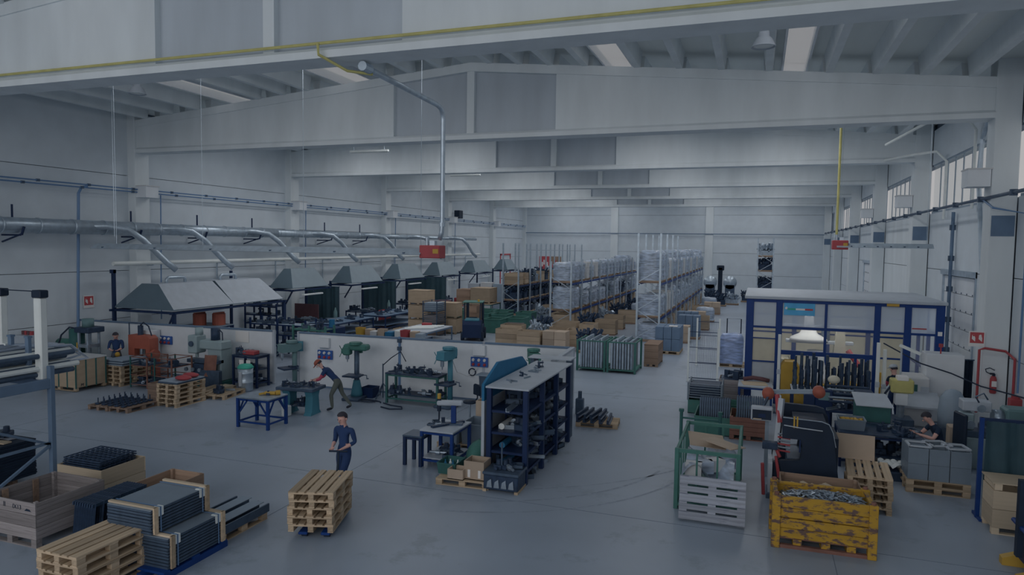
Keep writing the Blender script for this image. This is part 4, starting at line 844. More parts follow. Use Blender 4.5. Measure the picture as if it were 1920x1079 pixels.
for k in range(3): tag(B(-.38, .38, -.55, .55, 0, .028).build('sheet_plate', 'grey_paint' if k == 2 else 'dark_steel', loc=(-17.2 + .02 * k, 17.05, z + .029 * k)), 'grey sheet plate lying on the pallet stack under the red sack, %s of three' % ('lowest', 'middle', 'topmost')[k], 'plate')
for i, (x, y) in enumerate(((-17.05, 17.3), (-16.9, 16.85))): tag(MB().ball((0, 0, .07), (.28, .17, .08), 12, 6).build('red_sack', 'red', loc=(x, y, z + .087), smooth=True, rz=.2), 'red filled sack on the pallet stack, %s one' % ('back', 'front')[i], 'sack')
o = crate(-18.55, -17.75, 17.0, 18.1, 0, .55, 'wood_dark', 'dark wooden crate behind the pin pallet', rows=3)
pl(-18.0, 16.0, pi / 2, 'dark low pallet carrying rows of pins', PD)
pl(-18.75, 15.95, pi / 2, 'dark low pallet at the left end of the pin rows', PD)
for i in range(5):
    for j in range(6): tag(MB().bx(-.07, .07, -.06, .06, 0, .05, .008).cyl((0, 0, .05), (0, 0, .2), .016, n=6).build('pin_fixture', 'black_part', loc=(-18.9 + .26 * i, 15.5 + .19 * j, .145)), 'small black pin fixture on the dark pallets, %s column from left, %s from the front' % (ORDW[i], ORDW[j]), 'fixture', 'pin fixtures on the dark pallets')
pl(-16.75, 18.45, pi / 2 + .15, 'low pallet with a wood block beside the milling machine'); pl(-17.4, 18.75, pi / 2 + .15, 'low pallet in front of the milling machine base')
tag(B(-.18, .18, -.2, .2, 0, .14, .01).build('wood_block', 'wood_pale', loc=(-16.95, 18.7, .145)), 'pale wood block on the low pallet by the milling machine', 'block'); scatter(-17.1, -16.6, 18.1, 18.6, .145, 5, 'part lying on the low pallet by the milling machine', 'parts on the low pallet')
def arc(cx, cy, r, a0, a1, wd, mat='tyre_mark'):
    m = MB(); n = 26
    pts = [(cx + q * cos(a0 + (a1 - a0) * k / n), cy + q * sin(a0 + (a1 - a0) * k / n), .0015) for k in range(n + 1) for q in (r, r + wd)]
    m.add(pts, [(2 * k, 2 * k + 1, 2 * k + 3, 2 * k + 2) for k in range(n)]); m.build('tyre_mark', mat, fl)
M('tyre_mark', (80, 87, 97), .5, var=.1, scale=2, dark=(88, 96, 106), thr=.5)
arc(-6.5, 17.2, 4.6, -1.45, -.25, .07); arc(-6.5, 17.2, 5.2, -1.4, -.3, .06); arc(-7.5, 20, 6.9, -1.2, -.35, .05)
# ---------------------------------------------------------------- behind the partition: hoods, booths, racks
def hood(label, x0, x1, y0, y1, zb, zt_, ti, cuts=(), te=.35, frame='navy_dark', group=None):
    t = thing('extraction_hood', label, 'hood', ((x0 + x1) / 2, (y0 + y1) / 2, zb), 0, group)
    a, b, H = (x1 - x0) / 2, (y1 - y0) / 2, zt_ - zb; ys = [-b] + [c - (y0 + y1) / 2 for c in cuts] + [b]
    for i, (p, q) in enumerate(zip(ys, ys[1:])):
        tp, tq = (p + te if i == 0 else p + .08), (q - te if i == len(ys) - 2 else q - .08)
        lo = [(-a, p, 0), (a, p, 0), (a, q, 0), (-a, q, 0)]; hi = [(-ti, tp, H), (ti, tp, H), (ti, tq, H), (-ti, tq, H)]
        MB().add(lo + hi, [(1, 2, 6, 5), (3, 0, 4, 7), (4, 5, 6, 7)]).build('canopy_sheet', 'hood_grey' if not cuts else 'light_grey', t)
        MB().add(lo + hi, [(0, 1, 5, 4)]).build('end_sheet', 'hood_dark', t); MB().add(lo + hi, [(2, 3, 7, 6)]).build('end_sheet', 'hood_dark', t)
        MB().bar((-a, p, 0), (a, p, 0), .03).bar((a, p, 0), (a, q, 0), .03).bar((-a, p, 0), (-a, q, 0), .03).bar((-a, q, 0), (a, q, 0), .03).build('rim', 'hood_dark', t)
    MB().bar((a, -b - .2, -.12), (a, b + .2, -.12), .09).build('rail', frame, t); MB().bar((-a, -b - .2, -.12), (-a, b + .2, -.12), .09).build('rail', frame, t)
    for y in (-b, b): MB().bar((-a, y, -.12), (a + .1, y, -.12), .09).build('rail', frame, t); MB().bar((-a, y, -zb), (-a, y, 1.3 if cuts else .1), .11).build('post', frame, t)
    MB().bar((a, -b, -.12), (a - .7, -b + .3, -.9), .06).build('strut', frame, t)
    if cuts:
        for y in (-b, b): MB().bar((a, y, -zb), (a, y, -.1), .12).build('post', frame, t)
    return t
t = hood('large two-section pale extraction hood on navy frame at the partition', -25.2, -22.0, 21.5, 28.3, 2.38, 3.38, .45, (24.9,))
MB().bx(-1.72, -1.6, -3.4, -3.28, -2.38, 1.55).bx(-1.78, -1.6, -3.42, -3.26, 1.4, 1.55).build('tall_post', 'navy_dark', t)
for y in (-1.7, 1.4): MB().tube([(0, y - .5, .95), (0, y - .5, 1.15), (0, y - .4, 1.22), (0, y + .4, 1.22), (0, y + .5, 1.15), (0, y + .5, .95)], .07, 8).build('collector_pipe', 'galv', t, True)
for k, (y0, y1) in enumerate(((30.2, 33.4), (35.8, 39.4), (41.8, 45.4), (48.0, 51.6), (55, 59), (63, 66))):
    hd = hood('dark grey pyramid extraction hood over welding booth, %s from the large hood' % ('first', 'second', 'third', 'fourth', 'fifth', 'sixth')[k], -24.4, -22.9, y0, y1, 2.75, 3.75, .22, te=.55, group='pyramid hoods over the booths')
    B(.95, 1.1, -1.1, .6, -.4, -.32, .01).build('tube_lamp', 'white_plastic', hd); MB().bar((.75, 0, -.12), (1.02, 0, -.34), .03).build('lamp_arm', 'navy_dark', hd)
def curtain(x0, x1, y, z0, z1, label, mat='green_curtain'):
    t = thing('welding_curtain', label, 'curtain', ((x0 + x1) / 2, y, 0)); a = (x1 - x0) / 2
    MB().grid(lambda u, v: (-a + 2 * a * u, .07 * sin(u * 19) * (1 - .5 * v) + .03 * sin(u * 47), z0 + (z1 - z0) * v), 40, 3).build('fabric', mat, t, True)
    MB().cyl((-a - .05, 0, z1), (a + .05, 0, z1), .025, n=6).build('rail', 'dark_steel', t)
    for x in (-a, a): MB().cyl((x, 0, 0), (x, 0, z1), .025, n=6).build('pole', 'dark_steel', t)
curtain(-25.2, -23.0, 34.6, .2, 2.6, 'dark green welding curtain between the first and second booths'); curtain(-25.2, -22.6, 40.6, .2, 2.65, 'dark green welding curtain between the second and third booths'); curtain(-25.0, -21.8, 46.7, .3, 2.7, 'dark green welding curtain beyond the third booth')
def shelving(label, x, y, a, b, levels, H, mat, board, rz=0, n=8, plabel=None, grp=None, s=1.2):
    t = thing('shelving_unit', label, 'shelf', (x, y, 0), rz); pm = B(-.035, .035, -.035, .035, 0, H).mesh('post', mat)
    for sx in (-a, 0, a):
        for sy in (-b, b): inst(pm, 'post', t, (sx, sy, 0))
    for z in levels:
        B(-a, a, -b, b, z - .02, z).build('shelf_board', board, t); MB().bar((-a, -b, z - .03), (a, -b, z - .03), .03, .06).build('rail', mat, t)
        if plabel: scatter(x - a * .9, x + a * .9, y - b * .7, y + b * .7, z, n, plabel + ', %s board' % ORDW[levels.index(z)], grp, s=s)
    return t
shelving('navy shelving full of dark parts under the hoods behind the partition', -24.5, 30.0, 1.0, .35, (.4, .9, 1.35, 1.8), 1.95, 'navy', 'navy_dark', 0, 8, 'dark part on the navy shelving under the hoods', 'parts on the hood shelving')
shelving('grey shelving with fittings behind the partition left of the doorway', -20.4, 26.2, 1.5, .4, (.5, 1.0, 1.45), 1.7, 'navy', 'grey_paint', 0, 12, 'fitting on the grey shelving behind the partition', 'fittings on the grey shelving')
shelving('green shelf with boxes seen through the partition doorway', -16.6, 23.2, .75, .3, (.3, .8, 1.3, 1.75), 1.9, 'green', 'green_dark', 0, 3, 'part on the green doorway shelf', 'parts on the doorway shelf')
for k, (x, z, m) in enumerate(((-17.0, .81, 'card'), (-16.55, .81, 'wood_brown'), (-16.15, 1.31, 'yellow'), (-16.8, 1.31, 'card'), (-16.2, .31, 'red'))):
    tag(B(-.18, .18, -.2, .2, 0, .3, .01).build('storage_box', m, loc=(x, 23.2, z)), '%s storage box on the green doorway shelf, %s' % (('tan', 'brown', 'yellow', 'light tan', 'red')[k], ('left on the second board', 'right on the second board', 'right on the third board', 'left on the third board', 'on the lowest board')[k]), 'box')
for i, (x, y) in enumerate(((-23.3, 24.2), (-22.6, 24.6))): tag(MB().cyl((0, 0, 0), (0, 0, .5), .28, n=14).bx(-.05, .05, -.3, .3, .5, .56).build('orange_drum', 'orange', loc=(x, y, 1.45)), 'orange drum standing under the large hood, %s one' % ('left', 'right')[i], 'drum')
frame_table('navy stand under the large hood carrying two orange drums', -23.9, -22.2, 23.7, 25.1, 1.45, 'navy', 'grey_paint', name='stand')
tag(B(-.8, .8, -.03, .03, .45, 1.65).bx(-.8, -.7, -.1, .1, 0, .45).bx(.7, .8, -.1, .1, 0, .45).build('welding_screen', 'brown_dark', loc=(-24.3, 33.3, 0)), 'dark red welding screen under the first pyramid hood', 'screen')
def booth(x, y, k):
    w = ('first', 'second', 'third', 'fourth', 'fifth')[k]
    frame_table('steel welding bench in the %s booth' % w, x - .9, x + .7, y - .6, y + .6, .85, 'navy', 'dark_steel', name='welding_bench', shelf=.25)
    scatter(x - .7, x + .5, y - .4, y + .4, .85, 9, 'welding part on the bench of the %s booth' % w, 'parts in the booths', s=1.3)
    t = thing('welding_machine', 'red and blue welding machine with gas bottle in the %s booth' % w, 'machine', (x + 1.1, y + .9, 0)); B(-.25, .25, -.4, .4, .1, .85, .03).build('body', 'red' if k % 2 else 'blue', t); MB().lathe([(.11, .1), (.11, 1.2), (.05, 1.35), (.03, 1.45)], (0, .52, 0), 12).build('gas_bottle', 'machine_green', t, True)
    for sx in (-.22, .22): MB().cyl((sx, -.25, .08), (sx * 1.2, -.25, .08), .08, n=10).build('wheel', 'rubber', t)
for k, y in enumerate((32.5, 38.6, 44.9, 50.4, 58)): booth(-23.9, y, k)
t = frame_table('long blue workbench with dark top in front of the first booth', -22.6, -20.9, 31, 35, .9, 'navy', 'bluegrey', shelf=.3); scatter(-22.4, -21.1, 31.3, 34.7, .9, 16, 'tool on the long blue workbench before the first booth', 'tools on the long benches', s=1.1)
t = frame_table('long blue workbench with dark top in front of the second booth', -22.4, -20.6, 35.8, 40, .9, 'navy', 'bluegrey', shelf=.3); scatter(-22.2, -20.8, 36, 39.6, .9, 16, 'tool on the long blue workbench before the second booth', 'tools on the long benches', s=1.1)
t = frame_table('navy bench with buckets and boxes close behind the partition', -17.2, -13.8, 26.8, 28.2, 1.0, 'navy', 'dark_steel', shelf=.3)
for k in range(9):
    x = -17.0 + k * .38; m = ('yellow', 'card', 'offwhite', 'card', 'teal', 'white_plastic', 'red', 'card', 'grey_paint')[k]
    if k % 3 == 0: o = openbox('%s bucket on the navy bench behind the partition' % ('yellow', '', '', 'tan', '', '', 'red')[k], x, 27.3, 1.0, .17, .17, .32, m, name='bucket', cat='bucket')
    else: tag(B(-.16, .16, -.2, .2, 0, .22 + .05 * (k % 2), .008).build('parts_box', m, loc=(x, 27.3 + .2 * (k % 2), 1.0)), '%s box on the navy bench, %s from its left end' % (m.replace('_', ' '), ('', 'first', 'second', '', 'third', 'fourth', '', 'fifth', 'sixth')[k]), 'box')
t = frame_table('bench with white guide tubes and red clamp behind the partition', -16.9, -15.0, 30, 33, .9, 'bluegrey', 'light_grey', shelf=.3)
for k in range(4): tag(MB().cyl((-.6, 0, 0), (.6, .9, 0), .05, n=8).build('white_tube', 'white_plastic', loc=(-15.9 + .02 * k, 30.5 + .35 * k, .95)), 'white tube lying on the bench behind the partition, %s of four' % ORDW[k], 'tube', 'white tubes on the bench')
tag(B(-.25, .25, -.12, .12, 0, .16, .02).build('red_case', 'red', loc=(-16.2, 32.4, .9)), 'red case on the bench with white tubes', 'case')
tag(B(-.6, .6, -.4, .4, 0, 1.3, .02).build('tool_cabinet', 'navy', loc=(-18.6, 27.2, 0)), 'navy tool cabinet standing behind the partition left of the bench', 'cabinet')
tag(MB().cyl((0, 0, 0), (0, 0, .35), .14, .12, 12).build('blue_canister', 'teal', loc=(-18.4, 27.1, 1.3)), 'teal canister on the navy tool cabinet', 'canister')
for k, (x, y, m) in enumerate(((-13.1, 24.8, 'card'), (-12.4, 24.6, 'green'), (-13.6, 24.4, 'plastic_grey'), (-14.4, 24.9, 'ply'))): openbox('%s storage box on the floor close behind the partition' % ('cardboard', 'green', 'grey', 'plywood')[k], x, y, 0, .35, .4, .62, m, name='storage_box')
# stacks of crates
for k in range(3): crate(-18.9, -17.65, 35.4, 36.3, k * .84, k * .84 + .82, 'ply', 'plywood crate, %s of the tall stack of three by the welding benches' % ('bottom', 'middle', 'top')[k], rows=1, lid=k == 2, legs=.1, posts=False, matx='ply')
for k in range(2): crate(-17.55, -16.25, 36.2, 37.1, k * .9, k * .9 + .88, 'ply', 'plywood crate, %s of the stack of two behind the wire baskets' % ('bottom', 'top')[k], rows=1, lid=k == 1, legs=.1, posts=False, matx='ply')
def basket(label, x, y, z, a, b, H, mat, fill, rz=0, n=6, group=None):
    t = thing('wire_basket', label, 'basket', (x, y, z), rz, group)
    for sx in (-a, a):
        for sy in (-b, b): B(sx - .025, sx + .025, sy - .025, sy + .025, 0, H).build('post', mat, t)
    for k in range(n):
        zz = .1 + k * (H - .12) / (n - 1); MB().bar((-a, -b, zz), (a, -b, zz), .02).bar((a, -b, zz), (a, b, zz), .02).bar((a, b, zz), (-a, b, zz), .02).bar((-a, b, zz), (-a, -b, zz), .02).build('wire_ring', mat, t)
    B(-a, a, -b, b, .07, .1).build('floor', mat, t)
    if fill: B(-a + .04, a - .04, -b + .04, b - .04, .1, H * .86, .03).build('contents', fill, t)
    return t
for k in range(3): basket('wire basket of grey parts, %s of the stack before the plywood crates' % ('bottom', 'middle', 'top')[k], -17.0, 34.9, k * .68, .42, .55, .66, 'dark_steel', ('wood_brown', 'wood_old', 'grey_paint')[k])
pstack(-17.9, 34.1, 2, 0, 'left of the wire baskets'); crate(-18.6, -17.8, 33.1, 33.8, 0, .55, 'wood', 'low wooden crate near the wire baskets', rows=2)
crate(-16.2, -15.4, 37.2, 38.2, 0, 1.6, 'wood_brown', 'brown planked crate right of the plywood stack', rows=4)
for k, (x, y) in enumerate(((-18.9, 41), (-17.7, 41.3), (-16.5, 41.2), (-18.4, 43), (-17.1, 43.2), (-15.9, 43.1), (-15.2, 41), (-14.2, 42.8), (-14.6, 38.2), (-13.6, 39.4))):
    openbox('green steel bin behind the forklift, %s' % ('leftmost of the front row', 'second of the front row', 'third of the front row', 'leftmost of the back row', 'second of the back row', 'third of the back row', 'last of the front row', 'last of the back row', 'standing nearest the aisle', 'by the aisle further back')[k], x, y, 0, .52, .6, .8, 'green', name='steel_bin', cat='bin', rim=.06, taper=.95, group='green bins behind the forklift')
    scatter(x - .3, x + .3, y - .35, y + .35, .02, 3, 'part in the %s green bin behind the forklift' % ORDW[k], 'parts in the green bins', s=1.6)
crate(-20.9, -19.8, 46.6, 47.9, .9, 1.85, 'wood_brown', 'brown crate on the platform behind the green bins', rows=2, lid=True); crate(-19.7, -18.2, 46.4, 47.9, .9, 2.0, 'ply', 'tan plywood crate on the platform behind the green bins', rows=1, lid=True, legs=.1)
frame_table('steel platform carrying two crates behind the green bins', -21.0, -18.0, 46.2, 48.2, .9, 'green_dark', 'wood', name='platform')
for k in range(4): tag(B(-.5, .5, -.3, .3, 0, 2.0 + .1 * (k % 2), .01).build('locker', ('light_grey', 'offwhite', 'grey_paint', 'bluegrey')[k], loc=(-21.9 + 1.1 * k, 52.5, 0)), '%s locker in the row beyond the crates' % ('pale grey', 'off-white', 'mid grey', 'blue-grey')[k], 'locker')
tag(B(-.5, .5, -.4, .4, 0, 1.1, .02).build('maroon_cabinet', 'brown_dark', loc=(-21.5, 45.6, 0)), 'maroon cabinet beside the platform with crates', 'cabinet')
crate(-13.6, -12.6, 36.6, 37.7, 0, .7, 'wood_old', 'grey wooden crate by the aisle right of the forklift', rows=2)
# forklift
t = thing('forklift', 'dark forklift with green overhead guard driving in the aisle', 'forklift', (-14.6, 34.9, 0), .3)
MB().prism([(-1.1, .2), (1.0, .2), (1.0, .75), (.3, .8), (.1, .65), (-.2, .65), (-.3, 1.1), (-1.05, 1.15), (-1.15, .9)], 'x', -.5, .5).build('chassis', 'navy_dark', t); B(-.4, .4, -1.1, -.3, 1.1, 1.2, .03).build('hood', 'teal_dark', t)
for x in (-.42, .42):
    MB().bar((x, -.95, 1.1), (x, -.7, 2.05), .06).bar((x, .45, .75), (x, .2, 2.05), .06).build('guard_post', 'black', t)
    for y, r in ((-.75, .24), (.65, .3)): MB().cyl((x * 1.05, y, r), (x * 1.45, y, r), r, n=16).build('wheel', 'rubber', t)
    B(x - .05, x + .05, .95, 1.07, .1, 2.0).build('mast_rail', 'black', t); B(x * .6 - .05, x * .6 + .05, 1.1, 2.1, .08, .12).build('fork', 'black', t)
B(-.55, .55, -.85, .4, 2.05, 2.1, .015).build('overhead_guard', 'green', t); MB().bx(-.22, .22, -.35, .1, .75, .85, .03).bx(-.22, .22, -.38, -.3, .85, 1.25, .03).build('seat', 'black', t); MB().cyl((0, .25, .75), (0, .15, 1.05), .03).lathe([(.15, 1.05), (.17, 1.07), (.15, 1.09)], (0, .15, 0), 12).build('steering_wheel', 'black', t); MB().cyl((.3, -.5, 2.1), (.3, -.5, 2.22), .06).build('beacon', 'yellow', t)
# ---------------------------------------------------------------- pallet racks
def wrapmb(a, b, H, seed):
    r = random.Random(seed); m = MB(); ph = [r.uniform(0, 6) for _ in range(6)]
    def f(u, v):
        q = v * 1.0; an = 2 * pi * u; c, s_ = cos(an), sin(an); k = 1 / max(abs(c), abs(s_)); z = min(1, q / .86) * H
        sh = 1 if q < .86 else 1 - (q - .86) / .14 * .98
        w = 1 + .035 * sin(5 * an + ph[0] + 7 * v) + .025 * sin(17 * v + ph[1] + 2 * an)
        return (c * k * a * sh * w, s_ * k * b * sh * w, z + (.05 * sin(3 * an + ph[2]) if q > .5 else 0) * sh + (.04 * (1 - sh)))
    return m.grid(f, 16, 9)
def loadproto(name, kind, seed):
    t = thing(name, 'load', 'pallet load')
    MB().bx(-.6, .6, -.4, .4, .1, .14).build('pallet_deck', 'wood', t)
    for y in (-.35, 0, .35): B(-.6, .6, y - .05, y + .05, 0, .1).build('pallet_runner', 'wood_brown', t)
    if kind[0] == 'film': wrapmb(.58, .42, kind[1], seed).build('film_wrap', kind[2], t, True, loc=(0, 0, .14))
    elif kind[0] == 'boxes':
        r = random.Random(seed); nx, nz = kind[2], kind[3]; h = kind[1] / nz
        for i in range(nx):
            for k in range(nz): B(-.6 + 1.2 * i / nx + .008, -.6 + 1.2 * (i + 1) / nx - .008, -.4, .4, .14 + k * h + .004, .14 + k * h + h - .004, .006).build('carton', kind[4], t)
    elif kind[0] == 'parts':
        r = random.Random(seed); m = MB()
        m.bx(-.52, .52, -.34, .34, .14, kind[1] * .62)
        for k in range(46):
            x, y = r.uniform(-.5, .5), r.uniform(-.32, .32); z = .14 + r.uniform(.25, kind[1] - .2); m.bar((x, y, z), (x + r.uniform(-.25, .25), y + r.uniform(-.2, .2), z + r.uniform(.05, .4)), r.uniform(.05, .16))
        o = m.build('heaped_parts', kind[2], t); o['kind'] = 'stuff'
    elif kind[0] == 'crate':
        for k in range(3):
            h = kind[1] / 3
            for sy in (-.39, .39): B(-.6, .6, sy - .012, sy + .012, .14 + k * h + .005, .14 + (k + 1) * h - .005).build('plank', 'ply', t)
            for sx in (-.59, .59): B(sx - .012, sx + .012, -.38, .38, .14 + k * h + .005, .14 + (k + 1) * h - .005).build('plank', 'ply', t)
        B(-.55, .55, -.35, .35, .2, .14 + kind[1] * .85, .04).build('contents', 'dark_steel', t)
    return Proto(t)
LP = {'fa': loadproto('wrapped_load', ('film', 1.35, 'film'), 1), 'fb': loadproto('wrapped_load', ('film', 1.1, 'film'), 2), 'fc': loadproto('wrapped_load', ('film', .85, 'film'), 3), 'fd': loadproto('wrapped_load', ('film', 1.6, 'film'), 8),
      'bx': loadproto('carton_load', ('boxes', 1.05, 3, 3, 'offwhite'), 4), 'bg': loadproto('carton_load', ('boxes', 1.2, 3, 2, 'bluegrey'), 5), 'bc': loadproto('carton_load', ('boxes', .8, 2, 2, 'card'), 9),
      'pd': loadproto('parts_load', ('parts', .95, 'black_part'), 6), 'ps': loadproto('parts_load', ('parts', .85, 'steel'), 7), 'cr': loadproto('crate_load', ('crate', .75,), 10)}
LD = {'fa': 'white film-wrapped load', 'fb': 'white film-wrapped lower load', 'fc': 'white film-wrapped low load', 'fd': 'tall white film-wrapped load', 'bx': 'off-white cartons', 'bg': 'blue-grey cartons', 'bc': 'tan cartons', 'pd': 'heaped black parts', 'ps': 'heaped steel parts', 'cr': 'wooden parts crate'}
LH = {'fa': 1.49, 'fb': 1.24, 'fc': 1.0, 'fd': 1.75}
def rack(label, short, x0, x1, y0, nb, H, levels, pick, bay=2.7, beam='blue', ext=(0, 0)):
    t = thing('pallet_rack', label, 'rack', ((x0 + x1) / 2, y0, 0)); a = (x1 - x0) / 2
    ue = B(-.05, .05, -.05, .05, 0, H + ext[1]).mesh('upright', 'galv'); um = B(-.05, .05, -.05, .05, 0, H).mesh('upright', 'galv'); bmn = B(-.025, .025, 0, bay - .1, -.06, .06).mesh('beam', beam)
    bm = MB(); z = .25; s = 1
    while z < min(H, levels[-1] + .3): bm.bar((-a * s, 0, z), (a * s, 0, min(z + .75, H)), .035); z += .75; s = -s
    brm = bm.mesh('bracing', 'galv')
    for i in range(nb + 1):
        for sx in (-a, a): inst(um if i >= ext[0] else ue, 'upright', t, (sx, i * bay, 0))
        inst(brm, 'bracing', t, (0, i * bay, 0))
        if i < nb:
            for z in levels:
                for sx in (-a, a): inst(bmn, 'beam', t, (sx, i * bay + .05, z))
    for i in range(nb):
        for li, z in enumerate([0.0] + list(levels)):
            for j in range(2):
                k = pick(i, li, j)
                if not k: continue
                LP[k].put(((x0 + x1) / 2, y0 + i * bay + .7 + j * 1.3, z + (.062 if z else 0)), R_.choice((0, pi)), '%s on the %s rack, %s, %s bay, %s half' % (LD[k], short, ('floor level', 'lower level', 'upper level', 'top level')[li], ORDW[i], ('near', 'far')[j]), 'loads on the %s rack' % short)
    return t
def pr(i, l, j):
    if l == 0: return R_.choice(('cr', 'cr', 'bc', 'fc'))
    if l == 1: return ('fb' if i == 0 else R_.choice(('fa', 'fb', 'fb', 'bx', 'fc')))
    return 'fd' if i == 0 else R_.choice(('fa', 'fd', 'fb', 'bx', 'fa'))
def pm_(i, l, j):
    if l == 0: return R_.choice(('cr', 'pd', 'cr', 'bc'))
    if l == 1: return 'fa' if i == 0 else R_.choice(('fa', 'fb', 'fc', 'pd', 'ps'))
    return 'fb' if i == 0 else R_.choice(('fb', 'fa', 'fc', 'bx', 'fb'))
def pl_(i, l, j): return R_.choice(('pd', 'pd', 'pd', 'pd', 'ps')) if l < 2 else R_.choice(('pd', 'ps', 'pd', 'cr'))
rack('long pallet rack of film-wrapped loads by the central aisle', 'central', -6.15, -4.95, 37.6, 11, 4.3, (1.25, 3.15), pr, ext=(4, 1.6))
rack('long pallet rack of film-wrapped loads in the middle of the hall', 'middle', -12.1, -10.8, 41.2, 9, 4.2, (1.05, 2.8), pm_, beam='blue')
rack('long blue-beamed pallet rack full of dark parts on the left', 'dark parts', -17.6, -16.4, 47.5, 7, 5.3, (1.0, 2.15), pl_, beam='navy')
# floor goods around the racks
fg = [(-12.0, 33.4, 'cr', 0), (-10.7, 33.0, 'cr', 0), (-9.4, 33.1, 'bc', 0), (-12.4, 35.2, 'cr', 0), (-11.0, 35.4, 'ps', .2), (-9.7, 35.3, 'cr', 0), (-8.6, 34.6, 'cr', .1), (-11.5, 37.6, 'pd', 0), (-10.1, 38, 'cr', 0), (-8.8, 37.6, 'cr', pi / 2), (-8.3, 40, 'cr', 0), (-9.6, 41, 'pd', 0), (-8.4, 43, 'cr', 0), (-9.4, 45, 'ps', 0), (-8.2, 46.5, 'cr', 0), (-9.3, 49, 'pd', 0), (-8.1, 51, 'fc', 0), (-9, 54, 'pd', 0), (-7.9, 57, 'cr', 0),
      (-4.0, 38.5, 'bc', 0), (-3.6, 40.4, 'bg', 0), (-3.9, 42.6, 'bg', 0), (-3.4, 45, 'cr', 0), (-3.8, 47.5, 'bc', 0), (-3.4, 50, 'fc', 0), (-3.9, 53, 'cr', 0), (-3.3, 56, 'bc', 0), (-3.8, 60, 'fc', 0), (-3.2, 64, 'pd', 0), (-2.2, 66, 'ps', 0), (-4.2, 68.5, 'pd', 0), (-.9, 70, 'pd', 0), (.6, 71.5, 'cr', 0), (-14.2, 52, 'pd', 0), (-14.0, 48, 'cr', 0), (-13.8, 45, 'ps', 0), (-15.2, 57, 'cr', 0), (-7.7, 33, 'pd', .3)]
CN = {}
for x, y, k, r in fg:
    zn = 'right of the central rack' if x > -5 else 'left of the middle rack' if x < -13 else 'between the racks'
    n = CN[(k, zn)] = CN.get((k, zn), 0) + 1
    LP[k].put((x, y, 0), r, '%s on the floor %s, %s from near end' % (LD[k], zn, ORDW[n - 1]), 'goods on the floor by the racks')
def cage(label, x0, x1, y0, y1, H, mat, n, fm):
    t = thing('panel_cage', label, 'cage', ((x0 + x1) / 2, (y0 + y1) / 2, 0)); a, b = (x1 - x0) / 2, (y1 - y0) / 2
    for sx in (-a, a):
        for sy in (-b, b): B(sx - .04, sx + .04, sy - .04, sy + .04, 0, H).build('post', mat, t)
    for z in (.12, H - .04):
        for sy in (-b, b): MB().bar((-a, sy, z), (a, sy, z), .05).build('rail', mat, t)
        for sx in (-a, a): MB().bar((sx, -b, z), (sx, b, z), .05).build('rail', mat, t)
    B(-a, a, -b, b, .1, .14).build('deck', mat, t)
    for k in range(n):
        x = -a + .1 + (2 * a - .2) * (k + .5) / n; MB().bx(x - .035, x + .03, -b + .06, b - .06, .15, H - .03 + .06 * (k % 3)).bx(x - .045, x - .03, -b + .05, -b + .1, .15, H).build('metal_panel', fm if k % 2 else 'galv', t)
    return t
cage('green cage of upright silver panels, left of the pair at the aisle', -7.0, -5.85, 27.95, 29.4, 1.3, 'green', 9, 'steel'); cage('green cage of upright silver panels, right of the pair at the aisle', -5.72, -4.6, 27.95, 29.5, 1.3, 'green', 8, 'steel')
crate(-4.55, -3.95, 30.0, 31.6, 0, .95, 'wood_brown', 'brown wooden crate behind the right panel cage', rows=3, legs=.1, lid=True)
for k in range(2): pl(-4.05 + .0 * k, 34.3 + k * .85, 0, 'pallet under the grey block boxes, %s' % ('front', 'back')[k])
for i in range(3):
    for k in range(2):
        for j in range(2): tag(B(-.19, .19, -.38, .38, 0, .58, .012).build('grey_block_box', 'bluegrey', loc=(-4.44 + i * .395, 34.3 + j * .85, .145 + k * .59)), 'blue-grey box on the aisle pallet, %s column, %s layer, %s row' % (('left', 'middle', 'right')[i], ('lower', 'upper')[k], ('front', 'back')[j]), 'box', 'blue-grey boxes on the aisle pallets')
tag(B(-.2, .2, -.14, .14, 0, .04).build('paper_pad', 'sign_white', loc=(-3.8, 34.2, 1.33)), 'white paper sheet lying on the blue-grey boxes', 'paper')
# far end: reel machine, tall rack, posters, red frame
t = thing('reel_machine', 'dark machine with two silver drums standing at the far wall', 'machine', (-3.6, 72.6, 0))
for x in (-.95, .95): MB().cyl((x, -.4, 1.7), (x, .5, 1.7), .65, n=18).build('drum', 'galv', t, True); B(x - .45, x + .45, -.4, .4, 0, 1.5, .03).build('base', 'dark_steel', t)
B(-.2, .2, -.3, .3, 0, 3.2, .03).build('mast', 'black', t); B(-.35, .35, -.3, .3, 2.9, 3.4, .05).build('mast_head', 'black', t)
rack('short tall rack with dark bundles standing alone near the far wall', 'lone far', -.1, 1.1, 60, 1, 6.0, (1.6, 3.2, 4.4), lambda i, l, j: ('pd', 'pd', 'pd', 'ps')[l])
for i, (x, m) in enumerate(((-23.3, 'poster_red'), (-21.9, 'wood_brown'))):
    t = thing('poster_board', '%s picture poster on the far wall left corner, %s one' % (('red and white', 'brown and red')[i], ('left', 'right')[i]), 'poster', (x, 76.58, 2.4)); B(-.6, .6, -.03, 0, 0, 1.5).build('board', m, t)
    for k in range(5): B(-.5 + .2 * k, -.36 + .2 * k, -.04, -.03, .15 + .2 * (k % 3), .6 + .25 * (k % 3)).build('printed_patch', 'sign_white' if i == 0 else 'poster_red', t)
t = thing('red_door_frame', 'thin red door frame on the left wall near the far corner', 'frame', (-25.88, 70.5, 0))
B(0, .06, -1.6, -1.45, 0, 4.2).build('jamb', 'poster_red', t); B(0, .06, 1.45, 1.6, 0, 4.2).build('jamb', 'poster_red', t); B(0, .06, -1.6, 1.6, 4.05, 4.2).build('head_rail', 'poster_red', t)
